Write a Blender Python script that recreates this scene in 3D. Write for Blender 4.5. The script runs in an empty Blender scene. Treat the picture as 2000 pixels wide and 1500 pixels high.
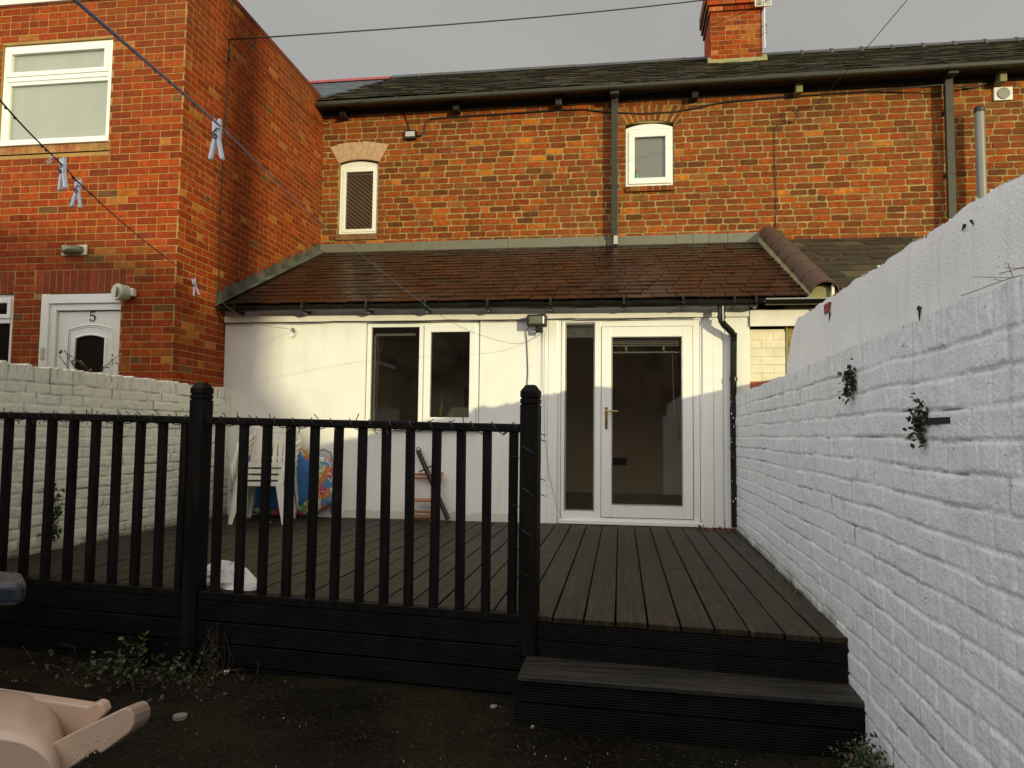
import bpy, math, random
import numpy as np
from mathutils import Vector, Matrix
R = math.radians
random.seed(7)
S = bpy.context.scene
COL = S.collection

# ------------------------------------------------------------------ camera
CH = 0.925
cam = bpy.data.cameras.new('camera'); camo = bpy.data.objects.new('camera', cam); COL.objects.link(camo)
cam.sensor_width = 36; cam.lens = 1460 / 2000 * 36; cam.clip_start = 0.05; cam.clip_end = 2000
yaw, pitch, roll = R(8.3), R(3.82), R(0.62)
f = Vector((-math.sin(yaw) * math.cos(pitch), math.cos(yaw) * math.cos(pitch), math.sin(pitch)))
r = Vector((math.cos(yaw), math.sin(yaw), 0)); u = r.cross(f)
r2 = math.cos(roll) * r + math.sin(roll) * u; u2 = -math.sin(roll) * r + math.cos(roll) * u
camo.matrix_world = Matrix(((r2.x, u2.x, -f.x, 0), (r2.y, u2.y, -f.y, 0), (r2.z, u2.z, -f.z, CH), (0, 0, 0, 1)))
S.camera = camo
S.render.resolution_x = 1024; S.render.resolution_y = 768

# ------------------------------------------------------------------ sky + sun
SUN = Vector((0.8, -1.0, 0.18)).normalized()
W = bpy.data.worlds.new("World"); S.world = W; W.use_nodes = True
nt = W.node_tree; nt.nodes.clear()
out = nt.nodes.new('ShaderNodeOutputWorld'); bg = nt.nodes.new('ShaderNodeBackground'); bg.inputs[1].default_value = 0.1
sky = nt.nodes.new('ShaderNodeTexSky'); sky.sky_type = 'NISHITA'; sky.sun_disc = False
sky.sun_elevation = R(8); sky.sun_rotation = math.atan2(0.8, -1.0); sky.dust_density = 2.0
tc = nt.nodes.new('ShaderNodeTexCoord'); mp = nt.nodes.new('ShaderNodeMapping'); mp.inputs[3].default_value = (1, 1, 2.2)
nz = nt.nodes.new('ShaderNodeTexNoise'); nz.inputs['Scale'].default_value = 1.6; nz.inputs['Detail'].default_value = 4
rp = nt.nodes.new('ShaderNodeValToRGB')
rp.color_ramp.elements[0].position = 0.3; rp.color_ramp.elements[0].color = (3.75, 3.70, 3.55, 1)
rp.color_ramp.elements[1].position = 0.75; rp.color_ramp.elements[1].color = (4.75, 4.6, 4.3, 1)
mx = nt.nodes.new('ShaderNodeMixRGB'); mx.inputs[0].default_value = 0.9
L = nt.links.new
L(tc.outputs['Generated'], mp.inputs[0]); L(mp.outputs[0], nz.inputs[0]); L(nz.outputs[0], rp.inputs[0])
# extra glow added to the sky behind the viewer, in place of a camera flash
dp = nt.nodes.new('ShaderNodeVectorMath'); dp.operation = 'DOT_PRODUCT'; dp.inputs[1].default_value = Vector((-0.45, -0.86, 0.25)).normalized()
mr = nt.nodes.new('ShaderNodeMapRange'); mr.interpolation_type = 'SMOOTHSTEP'; mr.inputs[1].default_value = -0.25; mr.inputs[2].default_value = 0.9; mr.inputs[3].default_value = 0; mr.inputs[4].default_value = 1
br = nt.nodes.new('ShaderNodeMixRGB'); br.blend_type = 'ADD'; br.inputs[2].default_value = (10.6, 9.9, 8.5, 1)
# bluish glow added to the sky at left to brighten the right wall
d2 = nt.nodes.new('ShaderNodeVectorMath'); d2.operation = 'DOT_PRODUCT'; d2.inputs[1].default_value = Vector((-1.0, -0.35, 0.35)).normalized()
m2 = nt.nodes.new('ShaderNodeMapRange'); m2.interpolation_type = 'SMOOTHSTEP'; m2.inputs[1].default_value = 0.55; m2.inputs[2].default_value = 1.0; m2.inputs[3].default_value = 0; m2.inputs[4].default_value = 1
b2 = nt.nodes.new('ShaderNodeMixRGB'); b2.blend_type = 'ADD'; b2.inputs[2].default_value = (9.5, 10.6, 12.2, 1)
L(tc.outputs['Generated'], d2.inputs[0]); L(d2.outputs['Value'], m2.inputs[0]); L(m2.outputs[0], b2.inputs[0])
L(tc.outputs['Generated'], dp.inputs[0]); L(dp.outputs['Value'], mr.inputs[0]); L(mr.outputs[0], br.inputs[0]); L(rp.outputs[0], br.inputs[1])
L(sky.outputs[0], mx.inputs[1]); L(br.outputs[0], b2.inputs[1]); L(b2.outputs[0], mx.inputs[2]); L(mx.outputs[0], bg.inputs[0]); L(bg.outputs[0], out.inputs[0])
sl = bpy.data.lights.new('sun', 'SUN'); sl.energy = 3.15; sl.angle = R(0.5); sl.color = (1.0, 0.92, 0.54)
so = bpy.data.objects.new('sun', sl); COL.objects.link(so)
so.rotation_euler = SUN.to_track_quat('Z', 'Y').to_euler()
S.view_settings.view_transform = 'Standard'; S.view_settings.look = 'None'; S.view_settings.gamma = 1; S.view_settings.exposure = 0

# ------------------------------------------------------------------ helpers
ORG = {}
def tag(o, label=None, cat=None, group=None, kind=None):
    if label: o['label'] = label
    if cat: o['category'] = cat
    if group: o['group'] = group
    if kind: o['kind'] = kind
    return o
def thing(name, label, cat, loc=(0, 0, 0), group=None, rot=0):
    o = bpy.data.objects.new(name, None); COL.objects.link(o); o.empty_display_size = 0.2
    o.location = loc; o.rotation_euler = (0, 0, rot); ORG[o.name] = Vector(loc) if rot == 0 else Vector((0, 0, 0))
    return tag(o, label, cat, group)
def copy_tree(o, parent=None):
    c = o.copy(); COL.objects.link(c); c.parent = parent
    for ch in list(o.children): copy_tree(ch, c)
    return c

class MB:
    def __init__(s): s.v = []; s.f = []; s.m = []; s.c = []; s.cur = (1, 1, 1); s.mi = 0
    def add(s, vs, fs):
        b = len(s.v); s.v += [tuple(p) for p in vs]; s.c += [s.cur] * len(vs)
        s.f += [tuple(b + i for i in q) for q in fs]; s.m += [s.mi] * len(fs); return s
    def box(s, x0, x1, y0, y1, z0, z1, M=None):
        vs = [Vector((x, y, z)) for x in (x0, x1) for y in (y0, y1) for z in (z0, z1)]
        if M: vs = [M @ p for p in vs]
        return s.add(vs, [(0, 1, 3, 2), (4, 6, 7, 5), (0, 4, 5, 1), (2, 3, 7, 6), (0, 2, 6, 4), (1, 5, 7, 3)])
    def quad(s, a, b, c, d): return s.add([a, b, c, d], [(0, 1, 2, 3)])
    def prism(s, pts, d, M=None):      # pts: 3D polygon, extruded along vector d
        n = len(pts); P = [Vector(p) for p in pts]; Q = [p + Vector(d) for p in P]; vs = P + Q
        if M: vs = [M @ p for p in vs]
        return s.add(vs, [tuple(range(n)), tuple(range(2 * n - 1, n - 1, -1))] + [(i, i + n, (i + 1) % n + n, (i + 1) % n) for i in range(n)])
    def bar(s, a, b, w, t, up=(0, 0, 1)):   # rectangular bar between points
        a = Vector(a); b = Vector(b); d = (b - a).normalized(); x = d.cross(Vector(up)).normalized() * w / 2; y = x.normalized().cross(d) * t / 2
        vs = [a - x - y, a + x - y, a + x + y, a - x + y, b - x - y, b + x - y, b + x + y, b - x + y]
        return s.add(vs, [(3, 2, 1, 0), (4, 5, 6, 7), (0, 1, 5, 4), (1, 2, 6, 5), (2, 3, 7, 6), (3, 0, 4, 7)])
    def tube(s, pts, r, n=8, caps=True):
        P = [Vector(p) for p in pts]; rs = r if isinstance(r, (list, tuple)) else [r] * len(P); vs = []; up = None
        for i, p in enumerate(P):
            d = (P[min(i + 1, len(P) - 1)] - P[max(i - 1, 0)]).normalized()
            if up is None: up = d.orthogonal().normalized()
            x = (up - d * up.dot(d))
            x = x.normalized() if x.length > 1e-6 else d.orthogonal().normalized()
            up = x; y = d.cross(x)
            for k in range(n):
                a = 2 * math.pi * k / n; vs.append(p + (x * math.cos(a) + y * math.sin(a)) * rs[i])
        fs = [(i * n + k, i * n + (k + 1) % n, (i + 1) * n + (k + 1) % n, (i + 1) * n + k) for i in range(len(P) - 1) for k in range(n)]
        if caps: fs += [tuple(range(n - 1, -1, -1)), tuple(range((len(P) - 1) * n, len(P) * n))]
        return s.add(vs, fs)
    def build(s, name, mats, parent=None, bevel=0, smooth=False, seg=2):
        me = bpy.data.meshes.new(name); org = ORG.get(parent.name, Vector((0, 0, 0))) if parent else Vector((0, 0, 0))
        V = np.array([tuple(p) for p in s.v], dtype=float) - np.array(org)
        me.from_pydata(V.tolist(), [], s.f)
        mats = mats if isinstance(mats, (list, tuple)) else [mats]
        for m in mats: me.materials.append(m)
        me.polygons.foreach_set('material_index', s.m)
        at = me.attributes.new('col', 'FLOAT_COLOR', 'POINT')
        at.data.foreach_set('color', np.array([(c[0], c[1], c[2], 1) for c in s.c], dtype=np.float32).ravel())
        if smooth: me.polygons.foreach_set('use_smooth', [True] * len(me.polygons))
        me.update()
        o = bpy.data.objects.new(name, me); COL.objects.link(o)
        if parent: o.parent = parent; ORG[o.name] = org
        if bevel:
            b = o.modifiers.new('b', 'BEVEL'); b.width = bevel; b.segments = seg; b.limit_method = 'ANGLE'; b.harden_normals = False
        return o
def part(name, mat, parent, *boxes, bevel=0):
    m = MB()
    for b in boxes: m.box(*b)
    return m.build(name, mat, parent, bevel)

def node(nt, t, **k):
    n = nt.nodes.new(t)
    for a, b in k.items():
        if a.startswith('i_'): n.inputs[a[2:].replace('_', ' ')].default_value = b
        else: setattr(n, a, b)
    return n
def ramp(nt, src, stops):
    n = nt.nodes.new('ShaderNodeValToRGB'); e = n.color_ramp.elements
    while len(e) < len(stops): e.new(0.5)
    for q, (p, c) in zip(e, stops): q.position = p; q.color = (c, c, c, 1) if isinstance(c, (int, float)) else (*c, 1)
    nt.links.new(src, n.inputs[0]); return n.outputs[0]
def mat(name, base, rough=0.6, noise=0.25, nscale=6, bump=0.0, bscale=40, spec=0.5, attr=False, stretch=(1, 1, 1), base2=None, extra=None, metal=0, rvar=0, coat=0):
    m = bpy.data.materials.new(name); m.use_nodes = True; n = m.node_tree; n.nodes.clear(); l = n.links.new
    o = node(n, 'ShaderNodeOutputMaterial'); b = node(n, 'ShaderNodeBsdfPrincipled'); l(b.outputs[0], o.inputs[0])
    b.inputs['Roughness'].default_value = rough; b.inputs['Specular IOR Level'].default_value = spec; b.inputs['Metallic'].default_value = metal
    b.inputs['Coat Weight'].default_value = coat
    tcn = node(n, 'ShaderNodeTexCoord'); mpn = node(n, 'ShaderNodeMapping'); mpn.inputs[3].default_value = stretch
    l(tcn.outputs['Object'], mpn.inputs[0])
    nz = node(n, 'ShaderNodeTexNoise', i_Scale=nscale, i_Detail=6, i_Roughness=0.6); l(mpn.outputs[0], nz.inputs[0])
    if attr:
        at = node(n, 'ShaderNodeAttribute', attribute_name='col'); src = at.outputs['Color']
    else:
        rgb = node(n, 'ShaderNodeRGB'); rgb.outputs[0].default_value = (*base, 1); src = rgb.outputs[0]
    if base2:
        mm = node(n, 'ShaderNodeMixRGB'); l(ramp(n, nz.outputs[0], [(0.4, 0), (0.62, 1)]), mm.inputs[0]); l(src, mm.inputs[1]); mm.inputs[2].default_value = (*base2, 1); src = mm.outputs[0]
    v = ramp(n, nz.outputs[0], [(0.25, 1 - noise), (0.75, 1 + noise * 0.6)])
    mu = node(n, 'ShaderNodeMixRGB', blend_type='MULTIPLY'); mu.inputs[0].default_value = 1; l(src, mu.inputs[1]); l(v, mu.inputs[2]); src = mu.outputs[0]
    ctx = dict(n=n, l=l, co=mpn.outputs[0], obj=tcn.outputs['Object'], bsdf=b, noise=nz.outputs[0])
    if extra: src = extra(ctx, src) or src
    l(src, b.inputs['Base Color'])
    if rvar: l(ramp(n, nz.outputs[0], [(0.35, max(0.02, rough - rvar)), (0.65, min(1, rough + rvar))]), b.inputs['Roughness'])
    if bump:
        n2 = node(n, 'ShaderNodeTexNoise', i_Scale=bscale, i_Detail=5); l(mpn.outputs[0], n2.inputs[0])
        bp = node(n, 'ShaderNodeBump', i_Strength=1.0, i_Distance=bump); l(n2.outputs[0], bp.inputs['Height']); l(bp.outputs[0], b.inputs['Normal'])
        ctx['bump'] = bp
    return m
def mixc(c, fac, a, col, mode='MIX'):
    mm = node(c['n'], 'ShaderNodeMixRGB', blend_type=mode)
    if isinstance(fac, (int, float)): mm.inputs[0].default_value = fac
    else: c['l'](fac, mm.inputs[0])
    c['l'](a, mm.inputs[1])
    if isinstance(col, tuple): mm.inputs[2].default_value = (*col, 1)
    else: c['l'](col, mm.inputs[2])
    return mm.outputs[0]
def specks(scale, thr, col, amount=1.0):
    def fn(c, src):
        v = node(c['n'], 'ShaderNodeTexVoronoi', i_Scale=scale); c['l'](c['obj'], v.inputs['Vector'])
        nn = node(c['n'], 'ShaderNodeTexNoise', i_Scale=scale * 0.13, i_Detail=2); c['l'](c['obj'], nn.inputs[0])
        a = ramp(c['n'], v.outputs['Distance'], [(thr * 0.6, amount), (thr, 0)]); b = ramp(c['n'], nn.outputs[0], [(0.55, 0), (0.62, 1)])
        m2 = node(c['n'], 'ShaderNodeMath', operation='MULTIPLY'); c['l'](a, m2.inputs[0]); c['l'](b, m2.inputs[1])
        return mixc(c, m2.outputs[0], src, col)
    return fn

M = {}
def grime(amount, col, sc=.9, lo=.42, hi=.68):
    def fn(c, src):
        n, l = c['n'], c['l']
        g1 = node(n, 'ShaderNodeTexNoise', i_Scale=sc, i_Detail=8, i_Roughness=.68); mp = node(n, 'ShaderNodeMapping'); mp.inputs[3].default_value = (1, 1, .55); l(c['obj'], mp.inputs[0]); l(mp.outputs[0], g1.inputs[0])
        src = mixc(c, ramp(n, g1.outputs[0], [(lo, 0), (hi, amount)]), src, col)
        g2 = node(n, 'ShaderNodeTexNoise', i_Scale=60, i_Detail=3); l(c['obj'], g2.inputs[0])
        return mixc(c, ramp(n, g2.outputs[0], [(.60, 0), (.72, .6)]), src, tuple(k * .45 for k in col))
    return fn
M['brick'] = mat('brick', (0.4, 0.1, 0.03), 0.85, 0.5, 16, 0.004, 90, attr=True, spec=0.15, extra=grime(.55, (.13, .05, .016)))
M['mortar_old'] = mat('mortar_old', (0.27, 0.20, 0.075), 0.95, 0.35, 5, 0.006, 60, base2=(0.34, 0.24, 0.095), spec=0.1)
M['mortar_red'] = mat('mortar_red', (0.36, 0.22, 0.075), 0.95, 0.3, 5, 0.004, 60, spec=0.1)
M['arch_paint'] = mat('arch_paint', (0.47, 0.31, 0.20), 0.8, 0.25, 20, 0.003, 80, spec=0.2)
M['upvc'] = mat('upvc', (0.80, 0.79, 0.75), 0.28, 0.04, 3, spec=0.5)
def stain(c, src):
    n, l = c['n'], c['l']
    st = node(n, 'ShaderNodeTexNoise', i_Scale=7, i_Detail=7, i_Roughness=.7); mp = node(n, 'ShaderNodeMapping'); mp.inputs[3].default_value = (1, 1, .12); l(c['obj'], mp.inputs[0]); l(mp.outputs[0], st.inputs[0])
    src = mixc(c, ramp(n, st.outputs[0], [(.5, 0), (.8, .35)]), src, (.52, .48, .38))
    sp = node(n, 'ShaderNodeSeparateXYZ'); l(c['obj'], sp.inputs[0]); nn = node(n, 'ShaderNodeTexNoise', i_Scale=11, i_Detail=6); l(c['obj'], nn.inputs[0])
    ad = node(n, 'ShaderNodeMath', operation='MULTIPLY_ADD'); l(nn.outputs[0], ad.inputs[0]); ad.inputs[1].default_value = -.16; l(sp.outputs[2], ad.inputs[2])
    return mixc(c, ramp(n, ad.outputs[0], [(-.06, .35), (-.01, 0)]), src, (.30, .27, .17))
M['render_white'] = mat('render_white', (0.79, 0.77, 0.73), 0.75, 0.07, 2.5, 0.002, 25, spec=0.25, extra=stain)
M['fascia'] = mat('fascia', (0.76, 0.72, 0.66), 0.6, 0.1, 8, 0.001, 50)
M['gutter_black'] = mat('gutter_black', (0.008, 0.007, 0.006), 0.22, 0.4, 6, spec=0.4, base2=(0.010, 0.013, 0.008))
M['gutter_grey'] = mat('gutter_grey', (0.040, 0.037, 0.028), 0.45, 0.35, 6, base2=(0.030, 0.030, 0.018), spec=.3)
M['dark_wood'] = mat('dark_wood', (0.010, 0.008, 0.007), 0.8, 0.5, 4, 0.003, 30)
M['lead'] = mat('lead', (0.17, 0.165, 0.13), 0.6, 0.4, 4, 0.004, 12, base2=(0.12, 0.12, 0.085), rvar=0.15)
M['lead2'] = mat('weathered_flashing', (0.060, 0.062, 0.045), 0.7, 0.4, 4, 0.004, 12, base2=(0.11, 0.11, 0.09))
M['cement'] = mat('cement', (0.30, 0.26, 0.14), 0.95, 0.4, 12, 0.01, 30, base2=(0.22, 0.22, 0.08))
M['roof_tile'] = mat('roof_tile', (0.1, 0.03, 0.02), 0.30, 0.45, 4, 0.003, 60, attr=True, spec=0.45, rvar=0.14, extra=specks(9, .16, (.13, .11, .08), .7))
M['slate'] = mat('slate', (0.06, 0.06, 0.05), 0.75, 0.45, 9, 0.006, 50, attr=True, spec=0.3, extra=specks(22, 0.2, (0.30, 0.27, 0.12), 0.8))
M['ridge_grey'] = mat('ridge_grey', (0.06, 0.065, 0.07), 0.6, 0.3, 6, 0.003, 40)
M['ridge_red'] = mat('ridge_red', (0.28, 0.05, 0.05), 0.6, 0.2, 6)
M['ridge_brown'] = mat('ridge_brown', (0.11, 0.065, 0.045), 0.8, 0.35, 7, 0.004, 60, base2=(0.085, 0.052, 0.038), spec=0.2)
M['cable'] = mat('cable', (0.012, 0.011, 0.010), 0.5, 0.2)
M['galv'] = mat('galv', (0.45, 0.42, 0.36), 0.4, 0.2, metal=0.6)
M['pipe_grey'] = mat('pipe_grey', (0.20, 0.20, 0.175), 0.45, 0.15, 4)
M['plastic_white'] = mat('plastic_white', (0.72, 0.69, 0.60), 0.4, 0.08, 8)
M['lampshade'] = mat('cream_plastic', (0.50, 0.51, 0.38), 0.4, 0.15, 8)
M['brass'] = mat('brass', (0.62, 0.45, 0.18), 0.25, 0.1, metal=1)
M['dirty_glass'] = mat('dirty_glass', (0.24, 0.22, 0.13), 0.3, 0.5, 9, base2=(0.12, 0.11, 0.06))
M['frosted'] = mat('frosted', (0.30, 0.325, 0.26), 0.3, 0.12, 3, 0.002, 120, stretch=(1, 1, 0.25), coat=0.3)
M['obscure'] = mat('obscure', (0.14, 0.15, 0.135), 0.25, 0.05, 2, coat=0.5)
M['paper'] = mat('paper', (0.75, 0.74, 0.72), 0.6, 0.1)
M['red_plastic'] = mat('red_plastic', (0.5, 0.02, 0.02), 0.4)
M['bamboo'] = mat('varnished_wood', (0.42, 0.165, 0.045), 0.4, 0.45, 30, 0.001, 50, base2=(0.26, 0.085, 0.025))
M['black_paint_metal'] = mat('black_pipe', (0.014, 0.011, 0.010), 0.3, 0.3, 10)
M['peg'] = mat('peg_plastic', (0.72, 0.76, 0.84), 0.35, 0.1, 60)
M['rust'] = mat('rusty_wire', (0.10, 0.03, 0.02), 0.6, 0.3, 50)
M['line_blue'] = mat('blue_line', (0.10, 0.13, 0.22), 0.4, 0.3, 40)
M['toy'] = mat('beige_plastic', (0.50, 0.36, 0.275), 0.3, 0.15, 3, 0.0012, 60, base2=(0.44, 0.31, 0.235))
M['bin'] = mat('blue_plastic', (0.022, 0.028, 0.042), 0.2, 0.2, 6, 0.003, 25)
M['twig'] = mat('dry_stem', (0.060, 0.034, 0.020), 0.8, 0.3, 20)
M['leaf_green'] = mat('leaf_green', (0.045, 0.085, 0.018), 0.5, 0.5, 30, attr=True)
M['leaf_dead'] = mat('leaf_dead', (0.12, 0.05, 0.02), 0.7, 0.5, 30, attr=True)
M['blind'] = mat('blind', (0.55, 0.51, 0.36), 0.5, 0.1)
M['room'] = mat('room_wall', (0.66, 0.53, 0.36), 0.8, 0.15, 2)
M['room_floor'] = mat('room_floor', (0.30, 0.19, 0.11), 0.25, 0.3, 3, stretch=(6, 1, 1))
M['concrete'] = None

def glass(name, tint=(0.85, 0.86, 0.82), refl=1.6, dirt=0.03):
    m = bpy.data.materials.new(name); m.use_nodes = True; n = m.node_tree; n.nodes.clear(); l = n.links.new
    o = node(n, 'ShaderNodeOutputMaterial'); t = node(n, 'ShaderNodeBsdfTransparent'); t.inputs[0].default_value = (*tint, 1)
    g = node(n, 'ShaderNodeBsdfGlossy'); g.inputs['Roughness'].default_value = 0.02
    fr = node(n, 'ShaderNodeFresnel', i_IOR=refl); mx = node(n, 'ShaderNodeMixShader'); l(fr.outputs[0], mx.inputs[0]); l(t.outputs[0], mx.inputs[1]); l(g.outputs[0], mx.inputs[2])
    d = node(n, 'ShaderNodeBsdfDiffuse'); d.inputs[0].default_value = (0.6, 0.58, 0.52, 1)
    tcn = node(n, 'ShaderNodeTexCoord'); nz = node(n, 'ShaderNodeTexNoise', i_Scale=5, i_Detail=8, i_Roughness=0.75); l(tcn.outputs['Object'], nz.inputs[0])
    m2 = node(n, 'ShaderNodeMixShader'); l(ramp(n, nz.outputs[0], [(0.4, 0.002), (0.8, dirt)]), m2.inputs[0]); l(mx.outputs[0], m2.inputs[1]); l(d.outputs[0], m2.inputs[2]); l(m2.outputs[0], o.inputs[0])
    return m
M['glass'] = glass('glass', tint=(.965, .965, .94), dirt=0.02)
M['glass_dark'] = glass('dark_glass', tint=(0.25, 0.25, 0.25))

# --- blind with slanting dark stripes
def blind_x(c, src):
    w = node(c['n'], 'ShaderNodeTexWave', i_Scale=6.3, i_Distortion=0.5); w.wave_type = 'BANDS'; w.bands_direction = 'X'
    mp = node(c['n'], 'ShaderNodeMapping'); mp.inputs[2].default_value = (0, R(52), 0); c['l'](c['obj'], mp.inputs[0]); c['l'](mp.outputs[0], w.inputs[0]); w.inputs['Detail'].default_value = 1
    return mixc(c, ramp(c['n'], w.outputs[0], [(0.2, 1), (0.45, 0)]), src, (0.025, 0.018, 0.01))
M['striped_blind'] = mat('striped_blind', (0.55, 0.47, 0.27), 0.6, 0.35, 3, extra=blind_x)

# --- painted masonry (real relief comes from the mesh; 'col'.r = joint depth mask)
def painted(name, base, dirt, c0=.50, c1=.60):
    def fn(c, src):
        n, l = c['n'], c['l']
        at = node(n, 'ShaderNodeAttribute', attribute_name='col'); sep = node(n, 'ShaderNodeSeparateColor'); l(at.outputs['Color'], sep.inputs[0])
        big = node(n, 'ShaderNodeTexNoise', i_Scale=2.3, i_Detail=7, i_Roughness=0.7); l(c['obj'], big.inputs[0])
        crk = ramp(n, big.outputs[0], [(c0, 0), (c1, 1)])
        mul = node(n, 'ShaderNodeMath', operation='MULTIPLY'); l(sep.outputs[0], mul.inputs[0]); l(crk, mul.inputs[1])
        src = mixc(c, mul.outputs[0], src, dirt)
        st = node(n, 'ShaderNodeTexNoise', i_Scale=9, i_Detail=6, i_Roughness=0.75); mp = node(n, 'ShaderNodeMapping'); mp.inputs[3].default_value = (1, 1, 0.16)
        l(c['obj'], mp.inputs[0]); l(mp.outputs[0], st.inputs[0])
        m3 = node(n, 'ShaderNodeMath', operation='MULTIPLY'); l(ramp(n, st.outputs[0], [(0.52, 0), (0.75, 0.55)]), m3.inputs[0]); l(sep.outputs[1], m3.inputs[1])
        src = mixc(c, m3.outputs[0], src, (0.20, 0.19, 0.15))
        m4 = node(n, 'ShaderNodeMath', operation='MULTIPLY'); l(ramp(n, big.outputs[0], [(0.35, 0.3), (0.6, 1)]), m4.inputs[0]); l(sep.outputs[2], m4.inputs[1])
        src = mixc(c, m4.outputs[0], src, (0.10, 0.095, 0.03))
        dr = node(n, 'ShaderNodeTexNoise', i_Scale=16, i_Detail=5, i_Roughness=.7); mp2 = node(n, 'ShaderNodeMapping'); mp2.inputs[3].default_value = (1, 1, .1); l(c['obj'], mp2.inputs[0]); l(mp2.outputs[0], dr.inputs[0])
        src = mixc(c, ramp(n, dr.outputs[0], [(.56, 0), (.78, .4)]), src, (.36, .35, .30))
        return specks(34, .16, (.05, .045, .04), .9)(c, src)
    return mat(name, base, 0.42, 0.06, 3, 0.0045, 75, extra=fn, spec=0.45)
M['paint_right'] = painted('painted_brick_blue_white', (0.66, 0.68, 0.71), (0.05, 0.045, 0.04), .47, .57)
M['paint_left'] = painted('painted_brick_cream', (0.80, 0.79, 0.67), (0.10, 0.085, 0.06), .36, .52)
M['paint_render'] = painted('painted_render', (0.68, 0.69, 0.70), (0.05, 0.045, 0.04))

# ------------------------------------------------------------------ numpy noise + relief walls
def vnoise(x, y, seed):
    xi = np.floor(x).astype(np.int64); yi = np.floor(y).astype(np.int64); fx = x - xi; fy = y - yi
    fx = fx * fx * (3 - 2 * fx); fy = fy * fy * (3 - 2 * fy)
    def h(a, b):
        q = (a * 374761393 + b * 668265263 + seed * 974711) & 0xffffffff
        q = ((q ^ (q >> 13)) * 1274126177) & 0xffffffff
        return ((q ^ (q >> 16)) & 0xffff) / 65535.0
    return (h(xi, yi) * (1 - fx) + h(xi + 1, yi) * fx) * (1 - fy) + (h(xi, yi + 1) * (1 - fx) + h(xi + 1, yi + 1) * fx) * fy
def fbm(x, y, seed, o=4):
    t = 0; a = 0.5
    for i in range(o): t = t + a * (vnoise(x * 2 ** i, y * 2 ** i, seed + i) - 0.5); a *= 0.5
    return t
def cell(a, b, seed):
    return vnoise(a.astype(float), b.astype(float), seed)
def relief(name, m, parent, y0, y1, z0, z1, xf, sgn, step, top, gauge, blen, depth, seed, soldier=0.12, smooth_brick=1.0, zbottom=0.0):
    """displaced face running along Y; xf(y) = base x, sgn = outward x direction"""
    ny = int((y1 - y0) / step) + 1; nz = int((z1 - z0) / step) + 1
    Y, Z = np.meshgrid(np.linspace(y0, y1, ny), np.linspace(z0, z1, nz), indexing='ij')
    wy = Y + 0.03 * fbm(Y * 5, Z * 5, seed, 3); wz = Z + 0.022 * fbm(Y * 4, Z * 4, seed + 9, 3) + 0.03 * fbm(Y * 0.8, Z * 0.2, seed + 4, 2)
    t = top - wz; sold = t < soldier if soldier else np.zeros_like(t, bool)
    row = np.floor((t - soldier) / gauge); tz = (t - soldier) / gauge - row
    rowi = row.astype(np.int64); hd = (np.abs(rowi) % 4) == 3
    bl = np.where(hd, blen * 0.5, blen); off = cell(rowi, rowi * 0, seed + 2) * 0.1 + (np.abs(rowi) % 2) * 0.5
    ub = wy / bl + off; ci = np.floor(ub); tu = (ub - ci) * bl
    dz = np.minimum(tz, 1 - tz) * gauge; du = np.minimum(tu, bl - tu)
    sb = wy / 0.078; sci = np.floor(sb); sdu = np.minimum(sb - sci, 1 - (sb - sci)) * 0.078; sdz = np.minimum(t, soldier - t)
    jz = np.where(sold, np.maximum(soldier - t, 0), dz); ju = np.where(sold, sdu, du)
    w = 0.010 + 0.006 * fbm(Y * 9, Z * 9, seed + 5)
    gz = np.clip(1 - jz / w, 0, 1); gu = np.clip(1 - ju / (w * 0.9), 0, 1) * np.clip(0.8 + 1.6 * fbm(Y * 3, Z * 3, seed + 6), 0.25, 1)
    g = np.maximum(gz * np.clip(0.75 + 1.0 * fbm(Y * 2.2, Z * 5, seed + 7), 0.15, 1), gu); g = g * g * (3 - 2 * g)
    cid = cell(np.where(sold, sci, ci).astype(np.int64), np.where(sold, 99, rowi), seed + 3)
    hgt = -depth * g + (cid - 0.5) * depth * 0.7 * (1 - g) + depth * 1.1 * fbm(Y * 7, Z * 7, seed + 8, 4) * smooth_brick + 0.012 * fbm(Y * 0.9, Z * 1.1, seed + 11, 2) + depth * 0.55 * fbm(Y * 34, Z * 34, seed + 12, 2) + depth * 0.5 * np.clip(fbm(Y * 26, Z * 5, seed + 15, 3) - .08, 0, 1) * 3
    edge = np.clip((0.02 - t) / 0.02, 0, 1)
    X = xf(Y) + sgn * hgt
    Zf = Z + (0.010 * (vnoise(Y / 0.078, Y * 0, seed + 21) - 0.5) + 0.008 * fbm(Y * 12, Z * 0, seed + 22, 3)) * np.clip(1 - t / 0.1, 0, 1)
    V = np.stack([X, Y, Zf], -1).reshape(-1, 3)
    i = np.arange((ny - 1) * (nz - 1)); a = (i // (nz - 1)) * nz + i % (nz - 1)
    F = np.stack([a, a + nz, a + nz + 1, a + 1], -1)
    if sgn > 0: F = F[:, ::-1] if False else F
    else: F = F[:, ::-1]
    me = bpy.data.meshes.new(name); org = np.array(ORG.get(parent.name, Vector((0, 0, 0))))
    me.vertices.add(len(V)); me.vertices.foreach_set('co', (V - org).astype(np.float32).ravel())
    me.loops.add(F.size); me.loops.foreach_set('vertex_index', F.astype(np.int32).ravel())
    me.polygons.add(len(F)); me.polygons.foreach_set('loop_start', (np.arange(len(F)) * 4).astype(np.int32)); me.polygons.foreach_set('loop_total', np.full(len(F), 4, np.int32))
    me.polygons.foreach_set('use_smooth', np.ones(len(F), bool)); me.update(); me.validate()
    C = np.ones((len(V), 4), np.float32)
    C[:, 0] = np.clip((g - 0.55) / 0.3, 0, 1).ravel()
    C[:, 1] = np.clip(1 - t / 0.35, 0, 1).ravel() * 0.9 + 0.12
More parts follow.
